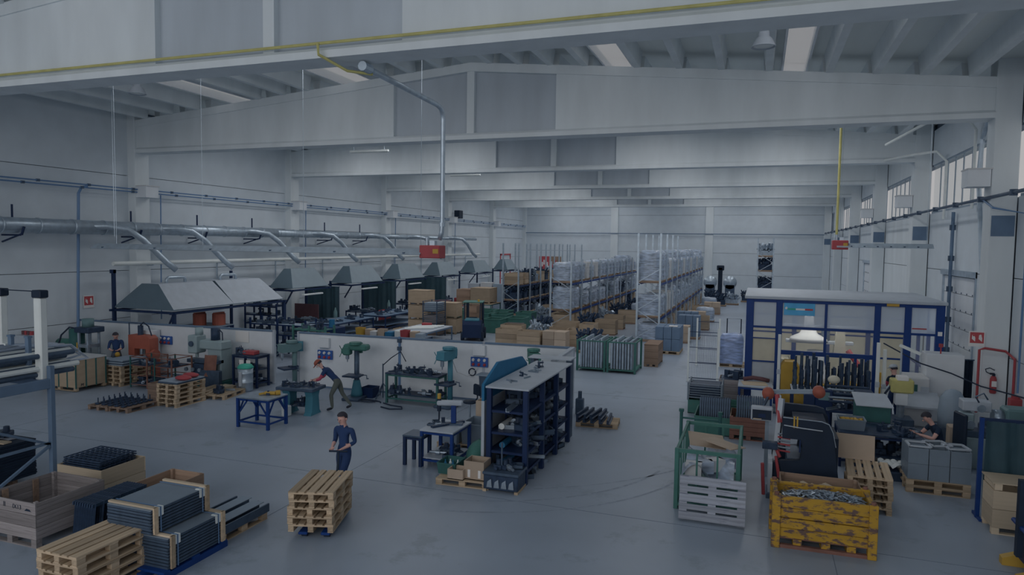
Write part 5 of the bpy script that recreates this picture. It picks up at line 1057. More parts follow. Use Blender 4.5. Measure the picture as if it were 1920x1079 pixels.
def sign(label, x, y, z, rz, w, h, kind):
    t = thing('wall_sign', label, 'sign', (x, y, z), rz); B(-w, w, -.01, 0, -h, h).build('plate', 'sign_white', t); B(-w * .85, w * .85, -.014, -.01, -h * .55, h * .85).build('red_field', 'poster_red', t)
    for i, a in enumerate((-.42, .42)): MB().prism([(a * w - w * .22, h * .0), (a * w + w * .2, h * -.35), (a * w + w * .22, h * .1), (a * w + w * .05, h * .6), (a * w - w * .18, h * .5)], 'y', -.018, -.014).build('pictogram', 'sign_white', t); MB().cyl((a * w, -.016, h * .45), (a * w, -.019, h * .45), w * .14, n=10).build('pictogram_dot', 'sign_white' if i else 'poster_red', t)
    return t
sign('red and white fire point sign on the left wall above the partition end', -25.88, 20.9, 2.62, pi / 2, .24, .26, 0)
tag(B(0, .5, -.4, .4, 0, .7, .03).build('wall_loudspeaker', 'black', loc=(-25.45, 56.5, 7.45)), 'small black loudspeaker on the left wall above the conduit', 'speaker')
# ---------------------------------------------------------------- right side: the blue machine enclosure
EY, EB = 24.6, 29.4
t = thing('machine_enclosure', 'large blue framed machine enclosure with grey roof and clear panels', 'enclosure', (0, EY, 0))
P_ = {'n': 0}
for x0, x1 in ((-.34, -.1), (.6, .8), (3.53, 3.71), (4.38, 4.57), (5.24, 5.48)): B(x0, x1, -.05, .1, 0, 3.46, .01).build('post', 'blue', t)
B(2.08, 2.16, -.03, .05, 1.7, 3.46).build('thin_post', 'blue', t)
B(1.1, 1.2, -.02, .06, .9, 1.72).build('thin_post', 'blue', t); B(3.0, 3.08, -.02, .06, 1.4, 1.72).build('thin_post', 'blue', t)
for a, b, z0, z1 in ((-.1, .6, 2.53, 2.6), (.8, 3.53, 2.53, 2.62), (3.71, 4.38, 2.53, 2.6), (4.57, 5.24, 2.53, 2.6), (-.34, 5.48, 3.4, 3.5), (.8, 3.53, 1.68, 1.82), (-.1, .6, 1.38, 1.43), (-.1, .6, 2.17, 2.2), (4.57, 5.24, 1.2, 1.26)): B(a, b, -.04, .06, z0, z1).build('rail', 'blue', t)
for a, b in ((-.1, .6), (.8, 2.08), (2.16, 3.53), (3.71, 4.38), (4.57, 5.24)): B(a, b, .0, .02, 2.6, 3.4).build('upper_panel', 'smoked_panel', t)
B(-.1, .6, .0, .02, 1.43, 2.17).build('lower_panel', 'beige', t); B(-.1, .6, .0, .02, .6, 1.38).build('lower_panel', 'light_grey', t); B(-.1, .6, 0, .02, 2.2, 2.53).build('lower_panel', 'clear_panel', t)
B(.8, 2.08, 0, .015, 1.82, 2.53).build('window_panel', 'clear_panel', t); B(2.16, 3.53, 0, .015, 1.82, 2.53).build('window_panel', 'clear_panel', t); B(4.57, 5.24, 0, .015, 1.26, 2.53).build('window_panel', 'clear_panel', t)
B(-.4, 5.54, -.1, EB - EY, 3.5, 3.6, .015).build('roof_sheet', 'light_grey', t)
bn = B(.84, 1.78, -.03, -.01, 3.0, 3.42).build('banner', 'banner_blue', t)
for a, b, m in ((.95, 1.2, 'flag_green'), (1.2, 1.48, 'sign_white'), (1.48, 1.72, 'poster_red')): B(a, b, -.035, -.03, 3.17, 3.23).build('banner_stripe', m, bn)
MB().prism([(.87, 3.24), (.92, 3.28), (.95, 3.24), (.93, 3.19), (.88, 3.19)], 'y', -.036, -.03).build('banner_emblem', 'sign_white', bn)
B(3.85, 4.2, -.12, -.1, 3.42, 3.5).build('yellow_plate', 'yellow', t); B(4.6, 5.0, -.008, 0, 2.72, 2.76).build('red_line', 'red', t); B(5.3, 5.42, -.06, -.05, 2.55, 2.68).build('warning_plate', 'sign_white', t)
for x in (-.22, 1.4, 2.6, 4.0, 5.36): B(x - .08, x + .08, 4.55, 4.7, 0, 3.5).build('post', 'blue', t)
for z in (1.1, 1.9, 2.6): B(-.22, 5.36, 4.58, 4.66, z - .03, z + .03).build('rail', 'blue', t)
for a, b in ((-.14, 1.32), (1.48, 2.52), (2.68, 3.92), (4.08, 5.28)):
    for z0, z1 in ((.1, 1.07), (1.13, 1.87), (1.93, 2.57), (2.63, 3.5)): B(a, b, 4.6, 4.63, z0, z1).build('back_panel', 'beige', t)
for y in (1.6, 3.1): B(5.34, 5.44, y - .06, y + .06, 0, 3.5).build('post', 'blue', t); B(-.3, -.2, y - .06, y + .06, 0, 3.5).build('post', 'blue', t)
for z in (1.2, 2.55): B(-.28, -.22, .1, 4.6, z - .03, z + .03).build('rail', 'blue', t); B(5.36, 5.42, .1, 4.6, z - .03, z + .03).build('rail', 'blue', t)
B(-.26, -.24, .1, 4.6, 1.25, 2.5).build('side_panel', 'clear_panel', t); B(-.26, -.24, .1, 4.6, 2.6, 3.45).build('side_panel', 'smoked_panel', t); B(5.38, 5.4, .1, 4.6, 2.6, 3.45).build('side_panel', 'smoked_panel', t)
B(.9, 3.4, 1.0, 1.1, 2.45, 2.5).bx(.9, 3.4, 2.0, 2.1, 2.45, 2.5).build('inner_rail', 'light_grey', t)
# machines inside
t = thing('robot_cell', 'white and yellow welding robot inside the blue enclosure', 'robot', (2.0, 26.6, 0))
B(-.95, 1.4, -.5, .6, 0, .5, .03).build('plinth', 'yellow', t); MB().lathe([(.5, .5), (.45, .7), (.3, 1.2), (.28, 1.6)], n=16).build('turret', 'white_paint', t, True)
MB().lathe([(.65, 1.95), (.6, 2.05), (.3, 2.2), (.16, 2.5), (.15, 2.9)], (-.25, 0, 0), 18).build('cone_hood', 'offwhite', t, True); B(-1.0, 1.2, -.12, .12, 1.85, 1.97, .02).build('boom', 'light_grey', t)
MB().prism([(.55, 1.4), (.95, 1.4), (.9, 2.4), (.65, 2.5)], 'y', -.2, .2).build('arm', 'beige', t); MB().cyl((.3, 0, 1.9), (.3, 0, 2.5), .14, n=12).build('arm_motor', 'dark_steel', t); B(-1.25, -.85, -.4, .4, 1.1, 1.3, .03).build('wire_box', 'beige', t)
MB().cyl((1.0, -.3, 1.7), (1.35, -.5, 1.2), .09).build('red_torch', 'red', t)
t = thing('yellow_positioner', 'yellow curved positioner drum at the front of the enclosure', 'machine', (1.35, 23.95, 0))
MB().prism([(-.55, .45), (.0, .45), (.0, 1.4), (-.12, 1.55), (-.45, 1.55), (-.55, 1.4)], 'y', -.12, .5).build('yellow_column', 'yellow', t); MB().cyl((-.5, .1, .35), (.55, .1, .35), .3, .22, 18).build('yellow_drum', 'yellow', t, True); MB().cyl((-.15, .1, 0), (-.15, .1, .3), .05).build('leg', 'yellow', t); B(-.55, .5, -.1, .4, 0, .08).build('base_plate', 'dark_steel', t)
t = frame_table('light table carrying rows of upright dark shafts before the enclosure', 1.05, 3.3, 22.1, 23.1, .98, 'navy', 'light_grey', name='shaft_table')
for i in range(12):
    for j in range(4):
        x = 1.15 + i * .18 + R_.uniform(-.02, .02); H = R_.uniform(.55, 1.05)
        tag(MB().cyl((0, 0, 0), (0, 0, .12), .06, n=8).cyl((0, 0, .12), (0, 0, H), .035 + .012 * (j % 2), n=7).cyl((0, 0, H * .55), (0, 0, H * .65), .055, n=8).build('upright_shaft', 'black_part' if (i + j) % 4 else 'dark_steel', loc=(x, 22.25 + j * .22, .98)), 'dark shaft upright on the light table, %s row, %s from the left' % (ORDW[j], ORDW[i]), 'shaft', 'upright shafts on the light table')
# column guards and light posts around the enclosure
for x, y, h, m, l in ((.7, 23.2, 2.5, 'white_plastic', 'left of the shafts'), (3.3, 22.0, 2.55, 'white_plastic', 'right of the shafts'), (3.55, 22.5, 2.3, 'white_plastic', 'beside the hanging lamp')):
    t = thing('guard_post', 'thin white light-barrier post ' + l, 'post', (x, y, 0)); B(-.045, .045, -.045, .045, .02, h, .008).build('post', m, t); B(-.12, .12, -.12, .12, 0, .02).build('foot_plate', 'dark_steel', t); B(-.06, .06, -.055, -.045, h * .5, h * .56).build('reflector', 'light_grey', t)
tag(MB().bx(-.05, .05, -.04, .04, 0, 1.6).bx(-.12, .12, -.1, .1, 0, .03).build('yellow_post', 'yellow', loc=(3.44, 22.6, 0)), 'yellow post next to the white post by the lamp', 'post')
t = thing('machine_lamp', 'white strip lamp on an arm beside the enclosure operator', 'lamp', (3.9, 22.1, 0)); MB().cyl((0, 0, 0), (0, 0, 2.5), .025, n=6).build('pole', 'light_grey', t); MB().bar((-.05, 0, 2.5), (.45, -.2, 2.3), .12, .07).build('lamp_head', 'white_plastic', t); B(-.15, .15, -.15, .15, 0, .02).build('foot', 'dark_steel', t)
figure('machine operator in dark jacket and light cap inside the right bay of the enclosure', (3.95, 23.2, 0), .6, std(elR=(.28, .1, 1.2), wrR=(.32, .34, 1.2), elL=(-.26, .05, 1.15), wrL=(-.15, .3, 1.05)), dict(top='cloth_black', legs='cloth_navy', skin='skin', shoe='shoe', sleeve='cloth_red'), hat='light_grey')
t = thing('drill_unit', 'olive and white vertical drilling unit before the operator', 'machine', (3.85, 21.6, 0)); B(-.3, .3, -.3, .3, 0, .55, .02).build('base', 'dark_steel', t); MB().cyl((0, 0, .55), (0, 0, .95), .1, n=12).build('spindle', 'steel', t)
B(-.16, .16, -.16, .16, .9, 1.25, .02).build('white_head', 'white_paint', t); B(-.28, .28, -.2, .2, 1.25, 1.62, .03).build('olive_head', 'gas_yellow', t); B(-.14, .14, -.21, .1, 1.6, 1.72, .01).build('display_box', 'sign_white', t); MB().tube([(-.2, 0, 1.5), (-.4, -.05, 1.2), (-.38, 0, .7)], .03).build('cable', 'rubber', t)
t = thing('electric_cabinet', 'tall white electrical cabinet right of the blue enclosure', 'cabinet', (5.34, 24.0, 0)); B(-.5, .5, -.35, .35, .05, 2.1, .015).build('body', 'white_paint', t); B(-.48, .48, -.36, -.35, .1, 2.05).build('door', 'white_paint', t); B(-.5, .5, -.35, .35, 0, .05).build('plinth', 'dark_steel', t)
MB().cyl((-.1, -.2, 2.1), (-.1, -.2, 2.3), .02).cyl((-.1, -.2, 2.3), (-.1, -.2, 2.4), .06).build('beacon', 'red', t); MB().cyl((-.42, -.37, 1.0), (-.42, -.37, 1.15), .02).build('handle', 'dark_steel', t)
t = thing('cnc_machine', 'white machine tool with small controls left of the tall cabinet', 'machine', (4.52, 23.5, 0)); B(-.32, .32, -.5, .5, 0, 1.45, .03).build('body', 'offwhite', t); B(-.2, .0, -.51, -.5, .8, 1.25).build('window', 'green_dark', t); B(.08, .3, -.515, -.5, .9, 1.2).build('control_panel', 'light_grey', t)
for k in range(3): MB().cyl((.13 + .07 * k, -.515, 1.0), (.13 + .07 * k, -.53, 1.0), .02, n=6).build('button', ('red', 'black', 'flag_green')[k], t)
MB().add([(-.6, -1.3, .75), (.5, -1.3, .75), (.5, -.5, 1.05), (-.6, -.5, 1.05), (-.6, -1.3, .7), (.5, -1.3, .7), (.5, -.5, 1.0), (-.6, -.5, 1.0)], [(0, 1, 2, 3), (7, 6, 5, 4), (0, 4, 5, 1), (1, 5, 6, 2), (2, 6, 7, 3), (3, 7, 4, 0)]).build('chute', 'light_grey', t)
tag(MB().lathe([(.32, 0), (.34, .3), (.3, .75), (.18, .95), (.05, 1.0)], n=16).build('grey_hood_cover', 'grey_paint', loc=(5.0, 21.2, .5), smooth=True), 'rounded grey machine cover behind the seated worker', 'cover')
tag(B(-.35, .35, -.3, .3, 0, .5).build('cover_plinth', 'dark_steel', loc=(5.0, 21.2, 0)), 'dark plinth under the rounded grey cover', 'plinth')
t = thing('dark_curtain', 'narrow dark curtain hanging beside the white cabinet', 'curtain', (6.25, 25.0, 0)); MB().grid(lambda u, v: (-.16 + .32 * u, .03 * sin(u * 20), .05 + 1.75 * v), 14, 2).build('fabric', 'black', t, True); MB().cyl((-.18, 0, 1.8), (.18, 0, 1.8), .02, n=6).build('rail', 'dark_steel', t)
# fire equipment on the large column
t = thing('fire_extinguisher', 'red fire extinguisher hanging on the large right column', 'extinguisher', (6.36, 22.86, 1.18)); MB().lathe([(.07, 0), (.085, .03), (.085, .4), (.06, .48), (.03, .5)], n=14).build('cylinder', 'red', t, True); MB().bx(-.03, .03, -.05, .03, .5, .56).bx(-.09, .02, -.02, .02, .55, .58).build('valve', 'black', t); MB().tube([(-.05, 0, .53), (-.18, 0, .6), (-.2, 0, .68), (-.1, 0, .72), (.02, 0, .66)], .014).build('hose', 'rubber', t); B(-.06, .06, -.09, -.083, .2, .36).build('label_plate', 'sign_white', t)
conduit('red hydrant pipe running down the column edge and across to the wall valve', [(5.98, 22.85, 0.6), (5.98, 22.85, 2.4), (6.1, 22.8, 2.46), (6.6, 22.8, 2.4), (6.68, 22.3, 2.25), (6.68, 22.3, 2.1), (6.68, 22.3, 1.3)], .035, 8, 'red')
sign('red and white fire hose sign on the inner edge of the large column', 5.92, 22.92, 2.7, 0, .2, .22, 0); sign('red and white fire sign on the wall right of the large column', 6.72, 21.3, 2.6, -pi / 2, .2, .24, 0)
tag(MB().bx(-.14, .14, -.14, .14, 0, .55, .02).cyl((0, 0, .55), (0, 0, .62), .1).build('red_hydrant', 'red', loc=(6.62, 21.9, .7)), 'red hydrant valve box below the red pipe', 'hydrant')
conduit('black cable sagging from the enclosure across the white cabinet to the wall', [(3.8, 24.4, 2.25), (4.55, 22.9, 1.9), (5.4, 23.2, 1.62), (6.0, 22.6, 1.4), (6.5, 22.0, 1.35), (6.72, 20.5, 1.45)], .02, mat='rubber', name='cable', cat='cable')
# lathe, screen, seated worker, benches
t = thing('lathe', 'grey-green lathe with handwheels by the right wall', 'machine', (5.45, 19.3, 0)); B(-.75, .75, -.3, .3, 0, .75, .02).build('bed_cabinet', 'machine_grey', t); B(-.8, .8, -.25, .25, .75, .9, .01).build('bed', 'dark_steel', t); B(.15, .75, -.28, .28, .9, 1.5, .05).build('headstock', 'machine_green', t)
MB().cyl((.15, 0, 1.2), (-.05, 0, 1.2), .22, n=18).build('chuck', 'steel', t, True); B(-.75, -.45, -.15, .15, .9, 1.3, .03).build('tailstock', 'machine_grey', t); MB().bx(-.3, 0, -.4, .2, .9, 1.05, .02).bx(-.22, -.08, -.2, .0, 1.05, 1.2).build('carriage', 'dark_steel', t)
for x, z in ((-.15, .98), (-.6, 1.1), (-.4, 1.5)): MB().cyl((x, -.4, z), (x, -.45, z), .09, n=14).build('handwheel', 'steel', t)
MB().bx(-.7, -.1, -.1, .3, 1.35, 1.6, .02).build('chip_guard', 'light_grey', t); MB().tube([(-.4, -.2, 1.6), (-.5, -.3, 1.75), (-.35, -.35, 1.85), (-.25, -.3, 1.7)], .02).build('lamp_arm', 'dark_steel', t)
t = thing('second_lathe_head', 'green machine head with dark table behind the curtain screen', 'machine', (6.1, 18.3, 0)); B(-.4, .5, -.3, .3, 0, 1.25, .03).build('body', 'machine_grey', t); B(-.55, .55, -.35, .35, 1.25, 1.35).build('table', 'dark_steel', t); B(-.1, .4, -.2, .25, 1.35, 1.75, .04).build('gearbox', 'machine_green', t)
for x in (-.2, .1): MB().bar((x, -.32, .7), (x + .15, -.35, 1.0), .04).build('lever', 'black', t)
t = thing('curtain_screen', 'dark green curtain screen on a blue frame at the right edge', 'screen', (4.86, 15.55, 0))
for x in (-.68, 1.1): B(x - .035, x + .035, -.035, .035, 0, 1.98).build('post', 'blue', t); MB().bar((x, -.25, .03), (x, .25, .03), .05).build('foot', 'blue', t)
B(-.7, 1.12, -.03, .03, 1.92, 1.98).build('top_rail', 'navy_dark', t); MB().grid(lambda u, v: (-.62 + 1.68 * u, -.05 + .05 * sin(u * 26) * (1 - v * .6) + .015 * sin(u * 70 + 5 * v), .35 + 1.58 * v), 44, 4).build('fabric', 'green_curtain', t, True)
figure('seated worker in black t-shirt bending over parts on the bench', (4.1, 18.55, 0), pi / 2 + .25,
       std(pelvis=(0, -.12, .58), chest=(0, .05, .95), neck=(0, .13, 1.12), head=(0, .25, 1.26), shL=(-.2, .06, 1.04), shR=(.2, .06, 1.04), elL=(-.27, .22, .82), elR=(.27, .22, .82), wrL=(-.12, .46, .88), wrR=(.12, .46, .88), hipL=(-.11, -.08, .55), hipR=(.11, -.08, .55),
           knL=(-.14, .34, .53), knR=(.14, .34, .53), anL=(-.14, .3, .1), anR=(.14, .3, .1), toeL=(-.14, .48, .04), toeR=(.14, .48, .04), look=(0, .9, -.5)), dict(top='cloth_black', sleeve='skin', legs='cloth_navy', skin='skin', shoe='shoe'))
t = thing('work_chair', 'black high-backed chair under the seated worker', 'chair', (4.28, 18.6, 0), pi / 2 + .25); B(-.24, .24, -.25, .22, .4, .46, .02).build('seat', 'black', t); B(-.26, .26, -.36, -.28, .55, 1.4, .03).build('backrest', 'black', t); MB().bar((0, -.2, .42), (0, -.33, .7), .06).build('back_arm', 'black', t); MB().cyl((0, 0, .1), (0, 0, .4), .03).build('column', 'dark_steel', t)
for k in range(5): MB().bar((0, 0, .1), (.26 * cos(k * 1.257), .26 * sin(k * 1.257), .04), .04).build('foot', 'black', t)
frame_table('dark assembly bench with parts in front of the seated worker', 1.95, 3.75, 18.0, 19.2, .84, 'navy', 'black_part', shelf=.3, name='assembly_bench')
scatter(2.9, 3.7, 18.1, 19.0, .84, 20, 'small part on the dark assembly bench', 'parts on the assembly bench', s=.8); scatter(2.0, 3.5, 18.2, 19, .325, 10, 'part under the dark assembly bench', 'parts under the assembly bench', s=1.2)
openbox('grey plastic box of brass fittings on the assembly bench', 2.25, 18.5, .84, .3, .24, .25, 'plastic_grey', name='parts_box', taper=.9)
for k in range(10): tag(MB().cyl((-.05, 0, 0), (.05, 0, 0), .035, n=8).build('brass_fitting', 'yellow', loc=(2.06 + .1 * (k % 5), 18.42 + .12 * (k // 5), 1.06), rz=R_.uniform(0, 3)), 'brass fitting in the grey plastic box, %s of ten' % ORDW[k], 'fitting', 'brass fittings in the grey box')
tag(B(-.4, .4, -.25, .25, 0, .42, .01).build('dark_bin', 'green_dark', loc=(2.85, 19.6, .84)), 'dark green box behind the brass fittings', 'box')
tag(MB().add([(-.4, -.3, 0), (.45, -.3, 0), (.35, .3, .22), (-.45, .3, .22), (-.4, -.3, -.02), (.45, -.3, -.02), (.35, .3, .2), (-.45, .3, .2)], [(0, 1, 2, 3), (7, 6, 5, 4), (0, 4, 5, 1), (1, 5, 6, 2), (2, 6, 7, 3), (3, 7, 4, 0)]).build('sheet_chute', 'light_grey', loc=(2.85, 19.6, 1.26)), 'pale sloping sheet chute on the dark green box', 'chute')
frame_table('navy stand carrying the dark green box behind the bench', 2.3, 3.4, 19.3, 20.0, .84, 'navy', 'dark_steel', name='stand')
t = thing('roller_unit', 'dark roller unit with shafts on a navy frame before the shafts', 'machine', (2.35, 20.6, 0))
for sx in (-.45, .55):
    for sy in (-.3, .3): B(sx - .04, sx + .04, sy - .04, sy + .04, 0, .8).build('leg', 'navy', t)
B(-.5, .6, -.35, .35, .8, .86).build('deck', 'navy_dark', t); B(.2, .65, -.35, .35, .86, 1.4, .02).build('gear_case', 'black_part', t)
for k in range(5): MB().cyl((-.45, -.3 + .14 * k, 1.1 + .08 * k), (.6, -.3 + .14 * k, 1.1 + .08 * k), .035, n=8).build('roller', 'steel' if k % 2 else 'black_part', t)
MB().ball((-.3, .1, 1.62), (.16, .14, .12), 12, 7).build('pale_knob', 'beige', t, True); scatter(2.0, 2.5, 20.35, 20.85, .86, 7, 'steel jaw on the roller unit', 'jaws on the roller unit')
t = thing('operator_terminal', 'navy operator terminal with pale screen before the yellow drum', 'terminal', (1.8, 20.6, 0)); B(-.22, .22, -.15, .15, 0, 1.35, .02).build('body', 'navy', t); B(-.14, .14, -.16, -.15, 1.08, 1.3).build('screen', 'machine_green', t); B(-.5, -.22, -.15, .15, 0, 1.2, .02).build('side_box', 'navy_dark', t)
# punching press: two black side plates
t = thing('punch_press', 'large black C-frame press with red rods and orange-capped arm', 'press', (1.05, 15.4, 0))
fr = [(.57, 1.68), (1.3, 1.66), (1.46, 1.62), (1.55, 1.44), (1.74, .06), (.42, .02), (.42, .7), (.51, .75), (.94, .81), (.98, 1.06), (.96, 1.18), (.9, 1.24), (.59, 1.24)]
fr = [(x - 1.05, z) for x, z in fr][::-1]
MB().prism(fr, 'y', -.06, .06).build('side_plate', 'black', t); MB().prism([(x, z + .06 * (z > 1.2)) for x, z in fr], 'y', 1.1, 1.22).build('side_plate', 'black', t)
MB().bar((-.46, -.065, 1.68), (.28, -.065, 1.66), .015).bar((.28, -.065, 1.66), (.42, -.065, 1.61), .015).bar((.42, -.065, 1.61), (.5, -.065, 1.44), .015).bar((.5, -.065, 1.44), (.56, -.065, 1.15), .015).build('bright_edge', 'steel', t)
B(-.35, .3, .06, 1.1, .5, .8).build('bed', 'dark_steel', t); B(-.25, .38, .06, 1.1, 1.3, 1.6).build('upper_beam', 'black', t); B(.35, .62, .06, 1.1, .0, 1.3).build('back_box', 'black', t)
MB().bar((-.62, .1, .1), (-.48, .55, 1.95), .1, .14).build('guard_rail', 'light_grey', t)
for z0, z1, y0, y1, r in ((1.45, 2.02, .4, .6, .07), (.82, 1.0, -.02, .0, .04), (.42, .86, -.12, -.12, .04)): MB().cyl((-.5, y0, z0), (-.58, y1, z1), r, r * .7, 10).build('red_rod', 'red', t)
for k in range(6): MB().cyl((-.55, .05, .95 + .07 * k), (-.3, .05, .93 + .07 * k), .02, n=6).build('tool_holder', 'steel' if k % 2 else 'red', t)
B(-.85, -.55, -.1, .1, .98, 1.12, .01).build('tool_box', 'black_part', t); MB().bx(-.26, -.23, -.08, -.06, 1.48, 1.72).bx(-.2, -.17, -.08, -.06, 1.48, 1.72).build('yellow_mark', 'yellow', t); MB().bar((-.12, -.08, .98), (-.12, -.08, 1.24), .03).build('gauge_bar', 'navy', t); B(-.3, -.22, -.1, -.06, .26, .38).build('yellow_valve', 'yellow', t)
MB().tube([(-.44, -.07, 1.52), (-.1, -.12, 1.5), (.3, -.08, 1.47)], .012).build('wire', 'light_grey', t)
B(-.75, -.62, -.3, .3, 0, .1).build('foot', 'dark_steel', t); B(-.72, -.64, -.2, .5, .1, .72).build('front_shield', 'light_grey', t); MB().cyl((-.8, -.3, .08), (-.84, -.35, .75), .035).build('red_pedal_rod', 'red', t)
MB().bar((-.75, 1.2, 0), (-.75, 1.2, 1.95), .08).bar((-.75, 1.2, 1.95), (.3, 1.25, 2.03), .06, .09).build('control_arm', 'grey_paint', t)
for x, y, z in ((-.75, 1.18, 1.92), (.3, 1.23, 2.03)): MB().cyl((x, y - .12, z), (x, y + .08, z), .13, n=14).build('arm_cap', 'orange', t, True)
MB().bar((-.75, 1.1, 1.85), (-.85, .75, 1.7), .05).build('display_arm', 'dark_steel', t); MB().bx(-1.1, -.65, .55, .75, 1.42, 1.72, .02).build('display_housing', 'light_grey', t); d = B(-1.07, -.68, .535, .555, 1.45, 1.66).build('display', 'black', t)
B(-.95, -.8, .53, .535, 1.5, 1.58).build('display_screen', 'navy', d); B(-1.05, -.88, .53, .535, 1.45, 1.47).build('display_label', 'wood', d)
# yellow container, scrap, leaning board, pallet stack, grey boxes
t = thing('steel_container', 'rusty yellow steel container full of metal scrap, front right', 'container', (1.18, 13.12, 0), .03)
a, b = .76, .4
for k in range(4):
    z0, z1 = .18 + k * .18, .18 + (k + 1) * .18; q = .02 * (k % 2)
    for s in (-1, 1): B(-a, a, s * b - .02 - (s < 0) * q, s * b + .02 + (s > 0) * q, z0, z1 - .012, .006).build('side_sheet', 'yellow_rust', t); B(s * a - .02 - (s < 0) * q, s * a + .02 + (s > 0) * q, -b, b, z0, z1 - .012, .006).build('side_sheet', 'yellow_rust', t)
for sx in (-1, 1):
    for sy in (-1, 1): B(sx * a - .07, sx * a + .07, sy * b - .07, sy * b + .07, 0, .93, .01).build('corner_post', 'yellow_rust', t); MB().cyl((sx * a, sy * b, .93), (sx * a, sy * b, .97), .04).build('stacking_ear', 'rust', t)
for s in (-1, 1): B(-a, a, s * b - .035, s * b + .035, .86, .91, .008).build('top_rim', 'yellow_rust', t); B(s * a - .035, s * a + .035, -b, b, .86, .91, .008).build('top_rim', 'yellow_rust', t); B(-a, a, s * b - .04, s * b + .04, .0, .06).build('bottom_rail', 'rust', t)
for x in (-.4, .05, .45): B(x - .07, x + .07, -b, b, .02, .18).build('skid_block', 'yellow_rust', t)
B(-a, a, -b, b, .16, .19).build('floor_sheet', 'rust', t)
m = MB()
for k in range(420):
    x, y = R_.uniform(-.64, .66), R_.uniform(-.32, .33); z = .7 + .17 * (1 - ((x - .1) / .9) ** 2) * (1 - (y / .5) ** 2) + R_.uniform(-.04, .04); an = R_.uniform(0, 3.14); l = R_.uniform(.03, .1); m.bar((x - l * cos(an), y - l * sin(an), z + R_.uniform(-.03, .03)), (x + l * cos(an), y + l * sin(an), z), R_.uniform(.015, .05), .008)
m.bx(-.73, .73, -.37, .37, .62, .68)
tag(m.build('metal_scrap', 'steel', loc=(1.18, 13.12, 0), rz=.03), 'heap of shiny and black metal offcuts in the yellow container', 'scrap', kind='stuff')
for k in range(9): tag(MB().hexa([(-.3, -.03, 0), (.3, -.05, .02), (.28, .05, .02), (-.3, .03, 0), (-.3, -.03, .02), (.3, -.05, .05), (.28, .05, .05), (-.3, .03, .02)]).build('wood_strip', 'wood_pale', loc=(.8 + .1 * k, 14.0 + .05 * (k % 3), .6 + .025 * (k % 4)), rz=2.5 + R_.uniform(-.5, .5)), 'pale wood strip in the brown crate behind the container, %s of nine' % ORDW[k], 'strip', 'wood strips in the crate')
crate(.52, 1.92, 13.68, 14.45, 0, .8, 'wood_brown', 'brown wooden crate with pale wood strips behind the yellow container', rows=3); tag(B(-.6, .6, -.3, .3, 0, .5, .02).build('waste_fill', 'dark_steel', loc=(1.22, 14.07, .05)), 'dark filling inside the brown crate behind the container', 'waste')
pstack(2.25, 15.6, 5, pi / 2 - .06, 'right of the black press under the leaning plywood')
q = tag(B(-.4, .4, -.012, .012, 0, .52).build('plywood_sheet', 'card', loc=(2.05, 16.2, .72)), 'plywood sheet leaning at the back of the pallet stack by the press', 'board'); q.rotation_euler = (-.22, 0, -.05)
for z in (0, .145): pl(3.75, 17.05, 0, 'pallet under the grey frame boxes, %s' % ('lower', 'upper')[z > 0], z=z)
for i in range(3):
    for k in range(2):
        for j in range(2):
            t = thing('grey_frame_box', 'grey open box on the right pallet, %s column, %s layer, %s row' % (('left', 'middle', 'right')[i], ('lower', 'upper')[k], ('front', 'back')[j]), 'box', (3.36 + .395 * i, 16.86 + .39 * j, .29 + k * .34), 0, 'grey boxes on the right pallet')
            openm = MB().bx(-.19, .19, -.19, -.17, 0, .335).bx(-.19, .19, .17, .19, 0, .335).bx(-.19, -.17, -.17, .17, 0, .335).bx(.17, .19, -.17, .17, 0, .335).bx(-.17, .17, -.17, .17, .0, .02); openm.build('shell', 'plastic_grey', t)
for x, y, r in ((3.4, 16.95, 0), (4.12, 17.0, .15), (3.8, 17.15, .35)):
    m = MB(); m.bar((-.2, -.2, 0), (.2, -.2, 0), .05, .03).bar((.2, -.2, 0), (.2, .2, 0), .05, .03).bar((.2, .2, 0), (-.2, .2, 0), .05, .03).bar((-.2, .2, 0), (-.2, -.2, 0), .05, .03)
    tag(m.build('square_frame', 'light_grey', loc=(x, y, .99), rz=r), 'pale square frame lying on the grey boxes, %s one' % ('left' if x < 3.5 else 'right' if x > 4 else 'middle'), 'frame')
t = crate(4.2, 5.15, 14.72, 15.35, .0, .82, 'wood_pale', 'pale wooden crate with pallet lid under the curtain screen', rows=2, legs=.12, matx='wood_pale'); B(-.5, .5, -.34, .34, .95, .97).build('lid_board', 'wood_pale', t)
for x in (-.4, 0, .4): B(x - .06, x + .06, -.32, .32, .83, .95).build('lid_block', 'wood_pale', t)
t = thing('scissor_lift', 'navy and blue lifting truck with black mast and yellow foot at the right edge', 'lift truck', (4.47, 13.0, 0)); B(-.3, .5, -.35, .4, .15, .75, .04).build('body', 'navy', t); B(-.42, -.34, -.06, .06, .3, 1.55).build('mast', 'black', t); B(-.4, .5, -.3, .35, .75, .82, .02).build('deck', 'blue', t)
MB().prism([(-.5, 0), (.2, 0), (.2, .16), (-.3, .2), (-.5, .12)], 'y', -.5, -.3).build('yellow_foot', 'yellow', t); MB().prism([(-.5, 0), (.2, 0), (.2, .16), (-.3, .2), (-.5, .12)], 'y', .3, .45).build('yellow_foot', 'yellow', t); MB().bx(-.1, .4, -.38, -.33, 1.1, 1.25).build('control_box', 'navy', t); MB().bar((.2, -.3, .8), (.2, -.35, 1.1), .05).build('control_post', 'black', t)
for k in range(4): MB().tube([(-.3, -.37, .6 - .1 * k), (.0, -.4, .5 - .1 * k), (.3, -.37, .4 - .05 * k)], .025).build('hose', 'rust' if k % 2 else 'black', t)
